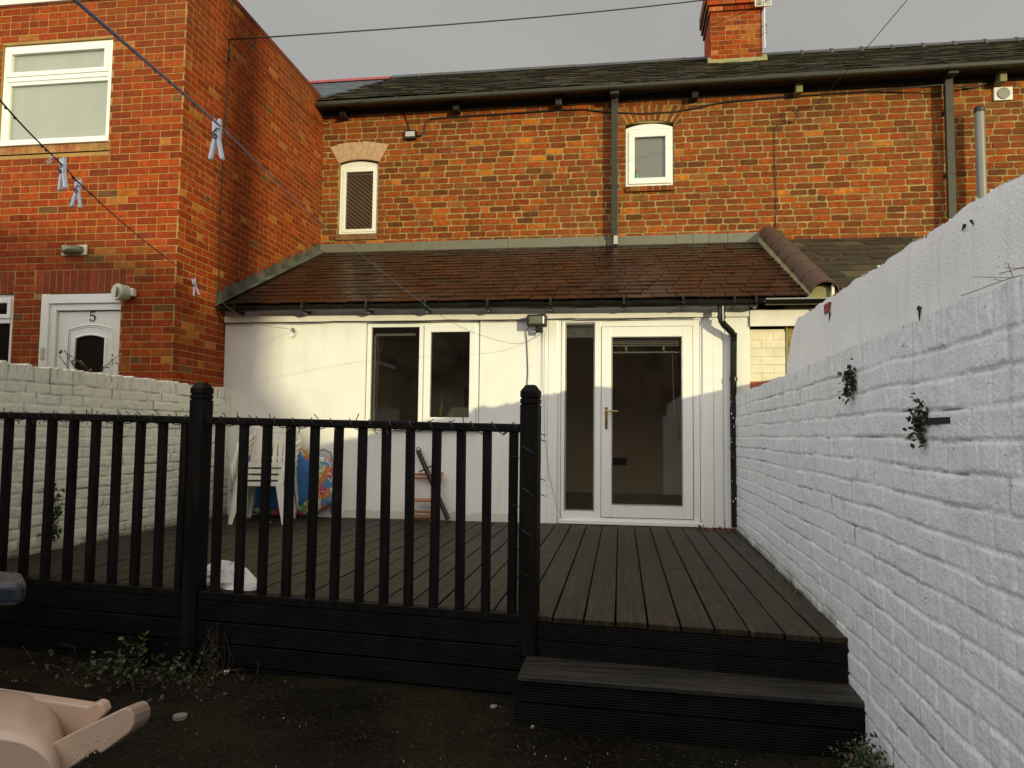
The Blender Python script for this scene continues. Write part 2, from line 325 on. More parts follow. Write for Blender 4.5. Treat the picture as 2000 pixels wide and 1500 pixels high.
    C[:, 2] = np.clip(1 - (Z - (np.where(Y > 3.9, -.02, zbottom) if zbottom < -.1 else zbottom)) / 0.11 + .8 * fbm(Y * 6, Z * 3, seed + 31, 3), 0, 1).ravel() * 1.0
    at = me.attributes.new('col', 'FLOAT_COLOR', 'POINT'); at.data.foreach_set('color', C.ravel())
    me.materials.append(m); o = bpy.data.objects.new(name, me); COL.objects.link(o); o.parent = parent; ORG[o.name] = Vector(org)
    return o

# ------------------------------------------------------------------ brickwork with one shape per brick
OLD = [((.30, .064, .010), 5), ((.24, .052, .010), 6), ((.18, .045, .011), 3.5), ((.35, .078, .010), 2.0), ((.47, .15, .018), 0.7), ((.12, .038, .012), 1.2), ((.25, .088, .022), 1.4)]
RED = [((.31, .046, .006), 6), ((.27, .038, .006), 6), ((.22, .034, .007), 2.5), ((.34, .058, .008), 2.0), ((.42, .15, .03), 0.45), ((.15, .07, .025), 0.25), ((.33, .085, .012), 1)]
def pick(pal):
    t = random.random() * sum(w for _, w in pal)
    for c, w in pal:
        t -= w
        if t <= 0: break
    k = random.uniform(.82, 1.18); return (c[0] * k, c[1] * k * random.uniform(.9, 1.1), c[2] * k)
def brick(mb, T, u0, u1, z0, z1, d, jit, rc, col):
    if u1 - u0 < 0.02 or z1 - z0 < 0.015: return
    mb.cur = col; r = min(rc, (z1 - z0) * .45, (u1 - u0) * .45); pts = []
    for cu, cz, a0 in ((u1 - r, z1 - r, 0), (u0 + r, z1 - r, 90), (u0 + r, z0 + r, 180), (u1 - r, z0 + r, 270)):
        for k in (0, 45, 90):
            a = R(a0 + k); pts.append((cu + r * math.cos(a), cz + r * math.sin(a)))
        if a0 in (0, 180) and jit > .002:
            for q in (.33, .66):
                zz = z1 if a0 == 0 else z0; uu = u1 - r + (u0 - u1 + 2 * r) * q if a0 == 0 else u0 + r + (u1 - u0 - 2 * r) * q
                pts.append((uu, zz))
    pts = [(a + random.uniform(-jit, jit), b + random.uniform(-jit, jit)) for a, b in pts]
    cu = (u0 + u1) / 2; cz = (z0 + z1) / 2; d += random.uniform(-.0015, .0015) * (1 + jit * 400); n = len(pts); e = .0035
    tl = random.uniform(-1, 1) * jit; back = [T(a, b, -.004) for a, b in pts]; mid = [T(a, b, d * .6) for a, b in pts]
    fr = [T(a + (e if a < cu else -e), b + (e if b < cz else -e), d + tl * (a - cu) / .2) for a, b in pts]
    mb.add(back + mid + fr, [tuple(2 * n + i for i in range(n))] + [(i, (i + 1) % n, n + (i + 1) % n, n + i) for i in range(n)] + [(n + i, n + (i + 1) % n, 2 * n + (i + 1) % n, 2 * n + i) for i in range(n)])
def brickwork(name, parent, T, u0, u1, z0, z1, bl, bh, j, holes, pal, mortar, jit=0, rc=.004, d=.004, flip=False, trimtop=None, shift=0):
    mb = MB(); mb.mi = 0
    nrow = int((z1 - z0) / bh) + 2
    for i in range(nrow):
        za = z0 + i * bh + j / 2; zb = min(z0 + (i + 1) * bh - j / 2, z1)
        if zb - za < .02: continue
        header = (i % 6 == 3 and jit == 0)
        b = bl / 2 if header else bl
        x = u0 - bl + (.5 * bl if i % 2 else 0) + (random.uniform(-.04, .04) if jit else 0) + shift
        while x < u1:
            w = b * (random.choice([1, 1, 1, 1, 1, .96, .93, 1.04, 1.02, 1, .97, .5]) if jit else 1)
            segs = [(max(x + j / 2, u0), min(x + w - j / 2, u1))]
            for h in holes:
                ov = min(zb, h[3]) - max(za, h[2])
                if ov > .012:
                    ns = []
                    for a, c in segs:
                        if c <= h[0] or a >= h[1]: ns.append((a, c)); continue
                        if a < h[0] - .01: ns.append((a, h[0] - .004))
                        if c > h[1] + .01: ns.append((h[1] + .004, c))
                    segs = ns
            for a, c in segs:
                if trimtop and trimtop((a + c) / 2, zb): continue
                brick(mb, T, a, c, za + random.uniform(-1, 1) * jit, zb + random.uniform(-1, 1) * jit, d, jit, rc, pick(pal))
            x += w
    mb.mi = 1; mb.cur = (1, 1, 1)
    us = sorted({u0, u1, *[min(max(v, u0), u1) for h in holes for v in (h[0], h[1])]}); zs = sorted({z0, z1, *[min(max(v, z0), z1) for h in holes for v in (h[2], h[3])]})
    for a, b in zip(us, us[1:]):
        for c, e in zip(zs, zs[1:]):
            if any(h[0] - 1e-6 <= a and b <= h[1] + 1e-6 and h[2] - 1e-6 <= c and e <= h[3] + 1e-6 for h in holes): continue
            mb.add([T(a, c, 0), T(b, c, 0), T(b, e, 0), T(a, e, 0)], [(0, 1, 2, 3)])
    o = mb.build(name, [M['brick'], mortar], parent)
    return o
def TY(y):  # wall facing -Y
    return lambda a, z, d: Vector((a, y - d, z))
def TXp(x):  # wall facing +X, a runs along Y
    return lambda a, z, d: Vector((x + d, a, z))
def TXm(x):
    return lambda a, z, d: Vector((x - d, a, z))

def arch(name, parent, y, x0, x1, zs, rise, h, n, m, pal=None, splay=.12, gap=.006, d=.006, mortar=None):
    """segmental arch of voussoirs, intrados springing zs, crown zs+rise, ring height h"""
    mb = MB(); w = x1 - x0; Rr = (w * w / 4 + rise * rise) / (2 * rise); cx = (x0 + x1) / 2; cz = zs + rise - Rr; a1 = math.asin(w / 2 / Rr)
    def P(t, rr, dd):
        ang = a1 * t; tt = t * (1 + splay * (rr - Rr) / h)
        return Vector((cx + rr * math.sin(a1 * tt), y - dd, cz + rr * math.cos(ang)))
    g = gap / w * 2
    for i in range(n):
        t0 = -1 + 2 * i / n + g; t1 = -1 + 2 * (i + 1) / n - g
        mb.cur = pick(pal) if pal else (1, 1, 1)
        hh = h * random.uniform(.96, 1.02); dd = d + random.uniform(-.002, .002)
        q = [(t0, Rr), (t1, Rr), (t1, Rr + hh), (t0, Rr + hh)]
        mb.prism([P(a, b, dd) for a, b in q], (0, dd + .02, 0))
    if mortar:
        mb.mi = 1; K = 12
        for i in range(K):
            t0 = -1 + 2 * i / K; t1 = -1 + 2 * (i + 1) / K
            mb.prism([P(t0, Rr - .001, d - .0045), P(t1, Rr - .001, d - .0045), P(t1, Rr + h * .98, d - .0045), P(t0, Rr + h * .98, d - .0045)], (0, .03, 0))
    return mb.build(name, [m] + ([mortar] if mortar else []), parent, bevel=.004)

def ring(mb, x0, x1, z0, z1, y0, y1, w, wb=None):
    wb = wb or w
    mb.box(x0, x0 + w, y0, y1, z0, z1); mb.box(x1 - w, x1, y0, y1, z0, z1)
    mb.box(x0 + w, x1 - w, y0 + .0005, y1 - .0005, z1 - w, z1 - .0005); mb.box(x0 + w, x1 - w, y0 + .0005, y1 - .0005, z0 + .0005, z0 + wb); return mb

# ------------------------------------------------------------------ ground
def ground_x(c, src):
    n, l = c['n'], c['l']
    a = node(n, 'ShaderNodeTexNoise', i_Scale=1.7, i_Detail=8, i_Roughness=0.7); l(c['obj'], a.inputs[0])
    src = mixc(c, ramp(n, a.outputs[0], [(0.45, 0), (0.62, 1)]), src, (0.013, 0.0105, 0.0035))
    v = node(n, 'ShaderNodeTexNoise', i_Scale=60, i_Detail=3); l(c['obj'], v.inputs[0])
    src = mixc(c, ramp(n, v.outputs[0], [(0.58, 0), (0.72, 0.8)]), src, (0.045, 0.040, 0.026))
    l(ramp(n, a.outputs[0], [(0.35, 0.4), (0.6, 0.9)]), c['bsdf'].inputs['Roughness'])
    return src
M['concrete'] = mat('wet_mossy_concrete', (0.0060, 0.0046, 0.0030), 0.6, 0.6, 5, 0.008, 35, extra=ground_x, spec=0.1)
GZ = -0.43
g = MB()
def gh(x, y): return GZ + .012 * math.sin(x * 2.1 + y) + .008 * math.sin(y * 3.3 - x * 1.2) if (abs(x) < 6 and -3 < y < 8) else GZ
xs = [-300, -60, -20] + [-6 + .15 * i for i in range(60)] + [3.5, 20, 60, 300]; ys = [-300, -60, -20] + [-1 + .15 * i for i in range(60)] + [20, 60, 300]
gv = [(x, y, gh(x, y)) for x in xs for y in ys]; gf = [(i * len(ys) + j, (i + 1) * len(ys) + j, (i + 1) * len(ys) + j + 1, i * len(ys) + j + 1) for i in range(len(xs) - 1) for j in range(len(ys) - 1)]
g.add(gv, gf); tag(g.build('ground', M['concrete'], smooth=True), kind='structure')

# ================================================================== MAIN TERRACE HOUSE
MY = 10.45; XF = -4.435
house = thing('terraced_house', 'old orange brick terraced house with dark slate roof behind the white extension', 'house', (0, MY, 0))
holes = [(-4.17, -3.56, 3.80, 5.0), (0.06, 0.73, 4.42, 5.33)]
# region of arches is left free of ordinary bricks
aholes = holes
brickwork('brick_wall', house, TY(MY), XF, 8.5, 3.3, 5.86, .24, .0905, .017, aholes, OLD, M['mortar_old'], jit=.003, rc=.018, d=.006)
bw = MB(); bw.box(XF, 8.5, MY + .12, MY + .25, -.4, 5.84)
for h in holes:
    bw.box(h[0] - .02, h[0], MY + .001, MY + .12, h[2], h[3]); bw.box(h[1], h[1] + .02, MY + .001, MY + .12, h[2], h[3]); bw.box(h[0] - .02, h[1] + .02, MY + .001, MY + .12, h[3], h[3] + .02)
# mortar backing round the arches, flush with the joint plane
bw.box(XF, 8.5, 16.5, 16.8, -.4, 5.84); bw.box(8.3, 8.5, MY + .25, 16.5, -.4, 5.84)
bw.build('wall_core', M['mortar_old'], house)
arch('painted_arch', house, MY, -4.18, -3.55, 4.93, .05, .27, 9, M['arch_paint'], gap=.003, splay=.16, d=.017, mortar=M['arch_paint'])
arch('brick_arch', house, MY, 0.03, .76, 5.30, .06, .23, 10, M['brick'], OLD, gap=.012, splay=.2, d=.016, mortar=M['mortar_old'])
m = MB(); random.seed(5)
for i in range(7):
    m.cur = pick(OLD); m.box(.06 + i * .098, .06 + i * .098 + .086, MY - .045, MY + .02, 4.335, 4.41)
m.mi = 1; m.box(.065, .735, MY - .038, MY + .02, 4.34, 4.405); m.build('window_sill', [M['brick'], M['mortar_old']], house, bevel=.006)
m = MB()
for i in range(7):
    m.cur = (.22, .13, .06); m.box(-4.19 + i * .092, -4.19 + i * .092 + .088, MY - .035, MY + .02, 3.76, 3.85)
m.mi = 1; m.box(-4.185, -3.55, MY - .03, MY + .02, 3.765, 3.845); m.build('window_sill', [M['brick'], M['mortar_old']], house, bevel=.005)
# windows
def arched_head(mb, x0, x1, z0, z1, rise, y0, y1):
    K = 10; pts = [(x0, y0, z0)] + [(x0 + (x1 - x0) * i / K, y0, z1 + rise * (1 - (2 * i / K - 1) ** 2)) for i in range(K + 1)] + [(x1, y0, z0)]
    mb.prism([pts[0]] + [pts[-1]] + pts[-2:0:-1], (0, y1 - y0, 0))
w1 = MB(); ring(w1, -4.165, -3.565, 3.85, 4.90, MY + .045, MY + .11, .045); arched_head(w1, -4.165, -3.565, 4.9, 4.925, .045, MY + .047, MY + .11)
ring(w1, -4.12, -3.61, 3.895, 4.855, MY + .035, MY + .10, .045)
w1 = w1.build('window', M['upvc'], house, bevel=.004); tag(w1, 'narrow left window with slant-striped blind')
part('pane', M['glass'], w1, (-4.075, -3.655, MY + .066, MY + .070, 3.94, 4.81))
part('blind', M['striped_blind'], w1, (-4.074, -3.656, MY + .095, MY + .10, 3.94, 4.77)); part('blind_rail', M['blind'], w1, (-4.073, -3.66, MY + .075, MY + .094, 4.765, 4.80))
w2 = MB(); ring(w2, .065, .725, 4.42, 5.245, MY + .02, MY + .10, .045); arched_head(w2, .065, .725, 5.245, 5.265, .06, MY + .022, MY + .10)
ring(w2, .105, .70, 4.455, 5.215, MY + .0, MY + .09, .085)
w2 = w2.build('window', M['upvc'], house, bevel=.005); tag(w2, 'small right window with plain grey pane')
part('pane', M['obscure'], w2, (.19, .615, MY + .05, MY + .056, 4.54, 5.13))
m = MB(); m.cur = (.30, .09, .07); m.tube([(.225, MY + .035, 4.625), (.225, MY + .035, 4.68)], [.016, .013], 10); m.cur = (.08, .28, .24); m.tube([(.225, MY + .035, 4.541), (.225, MY + .035, 4.62)], .019, 10)
tag(m.build('toothpaste_tube', mat('tube', (1, 1, 1), .4, .05, attr=True)), 'small red and green tube standing inside the small grey upper window', 'tube')

# slate roof -----------------------------------------------------------
def slates(name, parent, x0, x1, ye, ze, yr, zr, width, gauge, cols, mat_, jx=0, jy=0, th=.006, lift=.012, clip=None, side=.004, skewed=False, rand_off=False):
    mb = MB(); dy = yr - ye; dz = zr - ze; Ls = math.hypot(dy, dz); uy, uz = dy / Ls, dz / Ls; ny_, nz_ = -uz, uy
    rows = int(Ls / gauge) + 1; W = {}
    for i in range(rows):
        s0 = i * gauge; s1 = min(s0 + gauge * 1.35, Ls); x = x0 - width * (1 + (random.random() if rand_off else (i % 2) * .5))
        while x < x1:
            w = width * random.uniform(.93, 1.07) if jx else width
            a = max(x + side / 2, x0); b = min(x + w - side / 2, x1); x += w
            if b - a < .02: continue
            if clip and not clip((a + b) / 2, s0 / Ls): continue
            mb.cur = pick(cols); t0 = s0 + random.uniform(-jy, jy); tl = random.uniform(-jy, jy) * .5; lf = lift * random.uniform(.8, 1.5) if jy else lift
            def P(xx, s, h): return Vector((xx, ye + uy * s + ny_ * h, ze + uz * s + nz_ * h))
            vs = [P(a, t0, lf), P(b, t0 + tl, lf), P(b, s1, .002), P(a, s1, .002), P(a, t0, lf + th), P(b, t0 + tl, lf + th), P(b, s1, .002 + th), P(a, s1, .002 + th)]
            mb.add(vs, [(3, 2, 1, 0), (4, 5, 6, 7), (0, 1, 5, 4), (1, 2, 6, 5), (2, 3, 7, 6), (3, 0, 4, 7)])
    return mb.build(name, mat_, parent)
SL = [((.052, .045, .034), 5), ((.038, .034, .028), 4), ((.070, .056, .030), 2), ((.09, .066, .036), .6)]
SLB = [((.085, .10, .125), 5), ((.07, .085, .11), 4)]
ye, ze, yr, zr = 10.15, 5.77, 12.5, 7.225
cl = lambda x, t: x > XF + .40 * t
roof = slates('slate_roof', house, XF, 8.5, ye, ze, yr, zr, .27, .135, SL, M['slate'], jx=1, jy=.014, clip=cl, lift=.017)
m = MB(); m.prism([(XF, ye + .02, ze - .015), (XF, yr, zr - .015), (XF, 14.8, 5.86), (XF, 14.8, 5.8), (XF, ye + .02, ze - .05)], (8.5 - XF, 0, 0)); m.build('roof_deck', M['dark_wood'], house)
m = MB(); x = XF + .40
while x < 8.4:
    b = min(x + .46, 8.5); o = random.uniform(-.004, .004)
    for i in range(5):
        a0 = R(-75 + i * 30); a1 = R(-75 + (i + 1) * 30)
        m.quad((x, yr + .11 * math.sin(a0), zr - .06 + o + .115 * math.cos(a0)), (b, yr + .11 * math.sin(a0), zr - .06 + o + .115 * math.cos(a0)), (b, yr + .11 * math.sin(a1), zr - .06 + o + .115 * math.cos(a1)), (x, yr + .11 * math.sin(a1), zr - .06 + o + .115 * math.cos(a1)))
    if x > 2.3: m.tube([(b - .02, yr, zr - .06), (b + .02, yr, zr - .06)], .124, 14)
    x += .465
m.build('ridge', M['ridge_grey'], roof)
# eaves: gutter, fascia gap, rafter feet
def half_gutter(name, parent, mat_, x0, x1, y, z0, z1, r, square=False, n=8):
    m = MB(); prof = []
    if square: prof = [(-r, 0), (-r, -r * .9), (-r * .7, -r * 1.25), (r * .7, -r * 1.25), (r, -r * .9), (r, 0)]
    else: prof = [(-r * math.cos(R(180 * i / n)), -r * math.sin(R(180 * i / n))) for i in range(n + 1)]
    pr2 = [(a * .93, b * .93 + .001) for a, b in prof[::-1]]
    pts = prof + pr2
    A = [Vector((x0, y + a, z0 + b)) for a, b in pts]; B = [Vector((x1, y + a, z1 + b)) for a, b in pts]; k = len(pts)
    m.add(A + B, [(i, (i + 1) % k, k + (i + 1) % k, k + i) for i in range(k)] + [(i, i + 1, k - 2 - i, k - 1 - i) for i in range(len(prof) - 1)] + [(k + k - 1 - i, k + k - 2 - i, k + i + 1, k + i) for i in range(len(prof) - 1)])
    return m, pts
def gutter_run(parent, mat_, x0, x1, y, z0, z1, r, seams, square):
    m, _ = half_gutter('gutter', parent, mat_, x0, x1, y, z0, z1, r, square)
    for s in seams:
        zz = z0 + (z1 - z0) * (s - x0) / (x1 - x0); q, _ = half_gutter('', None, None, s - .035, s + .035, y, zz + .003, zz + .003, r + .006, square)
        m.add(q.v, q.f)
    return m.build('gutter', mat_, parent)
gutter_run(house, M['gutter_grey'], XF + .02, 8.4, 10.14, 5.735, 5.785, .048, [-3.2, -1.75, -.12, .42, 1.6, 2.9, 4.24, 5.6], True)
part('fascia_board', M['dark_wood'], house, (XF, 8.5, MY - .05, MY - .01, 5.66, 5.74), (XF, 8.5, 10.22, MY - .05, 5.745, 5.757))
random.seed(3)
for x, c in ((-4.08, 0), (-2.37, 0), (-.88, 1), (1.01, 0), (2.39, 2), (4.94, 2)):
    part('rafter_foot', (M['dark_wood'], M['gutter_grey'], M['cement'])[c], house, (x - .045, x + .045, MY - .17, MY + .01, 5.585, 5.735), bevel=.012)
# downpipes (square section)
for x0, x1, zt, zb, nm in ((-.13, -.075, 5.66, 3.68, 'slim'), (4.235, 4.30, 5.69, 3.0, 'wide')):
    m = MB(); m.box(x0 - .005, x1 + .03, MY - .16, MY - .095, zb, zt); m.box(x0 - .02, x1 + .045, MY - .30, MY - .085, zt - .02, zt + .07)
    for z in (5.25, 4.4): m.box(x0 - .008, x1 + .033, MY - .163, MY - .01, z - .02, z + .02)
    m.build('downpipe', M['gutter_grey'], house, bevel=.006)
m = MB(); m.box(-.10, -.045, MY - .17, MY - .10, 3.56, 3.68); m.build('pipe_shoe', M['galv'], house)
m = MB(); m.tube([(4.61, MY - .22, 3.3), (4.61, MY - .22, 5.16)], .058, 16); m.build('soil_pipe', M['pipe_grey'], house)
m = MB(); m.tube([(4.61, MY - .22, 5.16), (4.61, MY - .22, 5.215), (4.61, MY - .22, 5.235)], [.063, .063, .05], 16); m.build('soil_pipe_cap', M['cable'], house)
m = MB(); m.box(4.88, 5.11, MY - .035, MY, 5.39, 5.57); v = m.build('vent', M['plastic_white'], house, bevel=.006)
m = MB(); m.tube([(4.995, MY - .036, 5.48), (4.995, MY - .05, 5.48)], .075, 20); m.build('vent_cover', M['pipe_grey'], v)
# junction box and cables on the wall
t = thing('junction_box', 'small grimy electrical box high on the orange brick wall', 'electrical box', (-3.07, MY, 5.3))
part('box', M['dark_wood'], t, (-3.16, -2.98, MY - .07, MY - .006, 5.235, 5.37), bevel=.008); part('cover', M['galv'], t, (-3.14, -3.0, MY - .078, MY - .070, 5.265, 5.345), bevel=.004)
m = MB(); m.tube([(-3.22, MY - .02, 5.74), (-3.16, MY - .02, 5.6), (-3.08, MY - .03, 5.37)], .008, 6)
m.tube([(-2.99, MY - .03, 5.29), (-2.9, MY - .03, 5.29), (-2.86, MY - .03, 5.36), (-2.85, MY - .03, 5.46), (-2.78, MY - .02, 5.54), (-2.44, MY - .02, 5.55), (-1.6, MY - .02, 5.56), (-.82, MY - .02, 5.575), (-.5, MY - .02, 5.56), (-.17, MY - .02, 5.50), (.3, MY - .02, 5.455), (.76, MY - .02, 5.46), (1.2, MY - .02, 5.53), (1.46, MY - .02, 5.57), (2.35, MY - .02, 5.60), (3.3, MY - .02, 5.61), (4.2, MY - .17, 5.58), (4.6, MY - .02, 5.58), (4.9, MY - .02, 5.66), (5.1, MY - .02, 5.69), (6, MY - .02, 5.62)], .012, 6)
tag(m.build('wall_cable', M['cable'], smooth=True), 'thick black cable running under the eaves along the orange brick wall', 'cable')
m = MB(); cx, cz = 2.30, 5.33
m.tube([(cx + .10 * math.cos(R(a)), MY - .03 - .01 * a / 720, cz + .10 * math.sin(R(a))) for a in range(0, 740, 20)], .005, 5)
m.tube([(cx + .09, MY - .03, cz - .03), (cx + .12, MY - .03, cz + .12), (2.55, MY - .04, 5.42), (2.66, MY - .05, 5.48)], .005, 5)
m.tube([(cx + .02, MY - .02, cz - .10), (2.16, MY - .02, 5.215), (2.09, MY - .02, 5.17), (2.085, MY - .02, 4.6), (2.10, MY - .02, 4.2), (2.08, MY - .02, 3.76)], .006, 5)
tag(m.build('coiled_cable', M['cable'], smooth=True), 'thin coiled telephone cable dropping down the orange brick wall to the ridge tiles', 'cable')

# chimney -------------------------------------------------------------
CX0, CX1, CY0 = 1.42, 2.21, 11.9
chim = brickwork('chimney', house, TY(CY0), CX0, CX1, 6.6, 7.70, .228, .079, .010, [], RED + [((.42, .12, .035), 6)], M['mortar_red'], jit=0, rc=.004, d=.005)
brickwork('chimney_side', house, TXm(CX0), CY0, 12.8, 6.6, 8.4, .228, .079, .010, [], RED, M['mortar_red'], rc=.004)
m = MB(); m.box(CX0 + .01, CX1 - .002, CY0 + .01, 12.79, 6.4, 8.6); m.build('chimney_core', M['mortar_red'], chim)
m = MB(); random.seed(11)
for (z0, z1, pr) in ((7.71, 7.785, .03), (7.80, 7.885, .06), (7.90, 8.1, .085), (8.1, 8.2, .05)):
    x = CX0 - pr
    while x < CX1 + pr - .05:
        w = random.choice([.22, .22, .11]); b = min(x + w, CX1 + pr); m.cur = pick(RED + [((.42, .12, .035), 6)]); m.box(x + .004, b - .004, CY0 - pr, CY0 + .1, z0, z1); x = b
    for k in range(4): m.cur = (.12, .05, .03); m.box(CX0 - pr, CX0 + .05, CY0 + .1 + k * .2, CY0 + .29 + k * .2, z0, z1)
m.build('chimney_corbel', M['brick'], chim, bevel=.005)
m = MB()
m.prism([(CX0 - .05, CY0 - .10, 6.72), (CX0 - .05, CY0 + .02, 6.98), (CX0 - .05, CY0 + .1, 6.98), (CX0 - .05, CY0 + .1, 6.7)], (CX1 - CX0 + .13, 0, 0)); m.build('chimney_flaunching', M['cement'], chim, bevel=.02)
t = thing('tv_aerial', 'white television aerial on a thin pole beside the brick chimney', 'aerial', (CX1 + .03, CY0, 7))
m = MB(); m.tube([(CX1 + .03, CY0 - .06, 7.03), (CX1 + .03, CY0 - .06, 7.82)], .010, 8); m.build('mast', M['plastic_white'], t)
m = MB()
for x0 in (CX1 - .12, CX1 + .012):
    ring(m, x0, x0 + .118, 7.70, 7.81, CY0 - .10, CY0 - .08, .014)
    for z in (7.735, 7.765): m.box(x0 + .016, x0 + .10, CY0 - .098, CY0 - .082, z, z + .010)
m.build('panel', M['plastic_white'], t)
m = MB()
for z in (7.28, 7.40): m.tube([(CX1 - .02, CY0 - .02, z), (CX1 + .03, CY0 - .05, z), (CX1 + .07, CY0 - .05, z + .01)], .006, 6)
m.tube([(CX1 + .05, CY0 - .06, 7.27), (CX1 + .055, CY0 - .06, 7.35), (CX1 + .04, CY0 - .06, 7.44)], .004, 5); m.build('bracket', M['cable'], t)
# neighbour's bluish slates to the left
nb = thing('neighbouring_house', 'house with smooth blue-grey slates and red ridge left of the old roof', 'house', (-6, 12, 0))
rf = slates('slate_roof', nb, -9.5, XF + .42, ye + .01, ze - .01, yr, zr - .01, .30, .15, SLB, M['slate'], clip=lambda x, t: x < XF + .42 * t, lift=.006)
for i in range(14):
    m = MB() if i == 0 else m
    x = XF + .38 - .45 * (i + 1); m.prism([(x, yr - .11, zr - .04), (x, yr - .07, zr + .02), (x, yr, zr + .045), (x, yr + .07, zr + .02), (x, yr + .11, zr - .04)], (.44, 0, 0))
m.build('ridge', M['ridge_red'], rf)
part('wall', M['mortar_red'], nb, (-9.5, XF - .01, MY + .02, MY + .3, -.4, 5.85)); m = MB(); m.prism([(-9.5, ye + .05, ze - .03), (-9.5, yr, zr - .05), (-9.5, 14.8, 5.8)], (9.5 + XF - .01, 0, 0)); m.build('roof_deck', M['dark_wood'], nb)

# ================================================================== RED BRICK REAR WING (left)
FY = 6.88
red = thing('red_brick_house', 'red brick flat-roofed rear wing with white door number 5 at left', 'house', (-6, FY, 0))
fh = [(-6.55, -5.26, 3.91, 5.015), (-5.935, -5.03, -.4, 2.32), (-7.6, -6.255, 1.2, 2.33)]
sold = [(-6.01, -4.985, 2.32, 2.565), (-7.5, -6.26, 2.33, 2.565), (-6.56, -5.24, 3.80, 3.91)]
random.seed(21)
brickwork('front_wall', red, TY(FY), -8.5, XF, -.435, 5.86, .225, .075, .010, fh + sold, RED, M['mortar_red'], rc=.005, d=.004)
brickwork('side_wall', red, TXp(XF), FY, MY, -.435, 5.87, .225, .075, .010, [], RED, M['mortar_red'], rc=.005, d=.004, shift=.1125)
m = MB(); m.box(-8.5, XF - .13, FY + .13, MY, -.4, 5.85); m.box(XF - .13, XF - .001, FY + .13, MY, 5.0, 5.866)
for h in fh:
    m.box(h[0] - .02, h[0], FY + .001, FY + .13, h[2], h[3]); m.box(h[1], h[1] + .02, FY + .001, FY + .13, h[2], h[3]); m.box(h[0], h[1], FY + .001, FY + .13, h[3], h[3] + .02)
m.build('wall_core', M['mortar_red'], red)
def soldiers(x0, x1, z0, z1, n, pal, proud=.005):
    m = MB(); w = (x1 - x0) / n
    for i in range(n): brick(m, TY(FY), x0 + i * w + .005, x0 + (i + 1) * w - .005, z0 + .005, z1 - .005, proud, 0, .004, pick(pal))
    m.mi = 1; m.quad((x0, FY - .0006, z0), (x1, FY - .0006, z0), (x1, FY - .0006, z1), (x0, FY - .0006, z1)); return m.build('lintel', [M['brick'], M['mortar_red']], red)
DK = [((.30, .045, .018), 3), ((.26, .045, .02), 2)]
soldiers(-6.01, -4.985, 2.32, 2.565, 13, DK); soldiers(-7.5, -6.26, 2.33, 2.565, 16, DK)
soldiers(-6.56, -5.24, 3.815, 3.905, 17, [((.42, .22, .08), 2), ((.36, .13, .05), 2)], .002)
part('parapet_coping', M['brick'], red, (XF - .24, XF + .012, FY - .01, MY, 5.872, 5.93)).data.attributes['col'].data.foreach_set('color', [.2, .05, .03, 1] * 8)
part('fascia', M['fascia'], red, (-8.5, -4.9, FY - .04, FY - .006, 5.445, 5.62))
# upper window
w = MB(); ring(w, -6.545, -5.265, 3.93, 5.01, FY + .02, FY + .10, .05); w.box(-6.495, -5.315, FY + .015, FY + .095, 4.615, 4.665)
ring(w, -6.50, -5.31, 4.665, 4.965, FY + .005, FY + .09, .05); w.box(-6.495, -6.46, FY + .025, FY + .09, 3.98, 4.615); w.box(-6.46, -5.315, FY + .025, FY + .09, 4.575, 4.6145)
w = w.build('window', M['upvc'], red, bevel=.004); tag(w, 'upstairs window with frosted glass')
part('pane', M['frosted'], w, (-6.45, -5.36, FY + .045, FY + .05, 4.715, 4.915)); part('pane', M['frosted'], w, (-6.46, -5.316, FY + .055, FY + .06, 3.98, 4.575))
part('sill', M['upvc'], w, (-6.56, -5.25, FY - .03, FY + .03, 3.90, 3.945), bevel=.004)
# lower window
w = MB(); ring(w, -7.55, -6.26, 1.2, 2.325, FY + .03, FY + .10, .05); w.box(-7.5, -6.31, FY + .025, FY + .095, 2.02, 2.07); ring(w, -7.51, -6.30, 2.07, 2.28, FY + .015, FY + .09, .045)
w = w.build('window', M['upvc'], red, bevel=.004); tag(w, 'ground floor window with lowered blind')
part('pane', M['glass'], w, (-7.46, -6.345, FY + .05, FY + .054, 2.115, 2.235), (-7.5, -6.31, FY + .05, FY + .054, 1.25, 2.02))
m = MB()
for i in range(30):
    z = 1.25 + i * .034
    if z < 2.24: m.prism([(-7.5, FY + .075, z), (-7.5, FY + .082, z + .026), (-7.5, FY + .084, z + .026), (-7.5, FY + .077, z)], (1.19, 0, 0))
m.build('blind', mat('dark_blind', (.10, .12, .10), .4, .1), w)
# door 5
d = MB(); d.box(-5.93, -5.84, FY - .005, FY + .10, -.4, 2.315); d.box(-5.84, -5.035, FY - .004, FY + .10, 2.215, 2.31); d.box(-5.84, -5.77, FY + .015, FY + .10, -.4, 2.215); d.box(-5.77, -5.035, FY + .0155, FY + .10, 2.145, 2.215)
d = d.build('door_frame', M['upvc'], red, bevel=.004)
leaf = MB(); dx0, dx1, dz1 = -5.762, -5.035, 2.137; gx0, gx1, gz = -5.555, -5.215, 1.86
leaf.box(dx0, gx0, FY + .045, FY + .09, -.3, dz1); leaf.box(gx1, dx1, FY + .045, FY + .09, -.3, dz1)
K = 14
for i in range(K):
    a = gx0 + (gx1 - gx0) * i / K; b = gx0 + (gx1 - gx0) * (i + 1) / K; za = gz + .035 * (1 - (2 * i / K - 1) ** 2); zb = gz + .035 * (1 - (2 * (i + 1) / K - 1) ** 2)
    leaf.prism([(a, FY + .045, za), (b, FY + .045, zb), (b, FY + .045, dz1), (a, FY + .045, dz1)], (0, .045, 0))
leaf = leaf.build('door', M['upvc'], red)
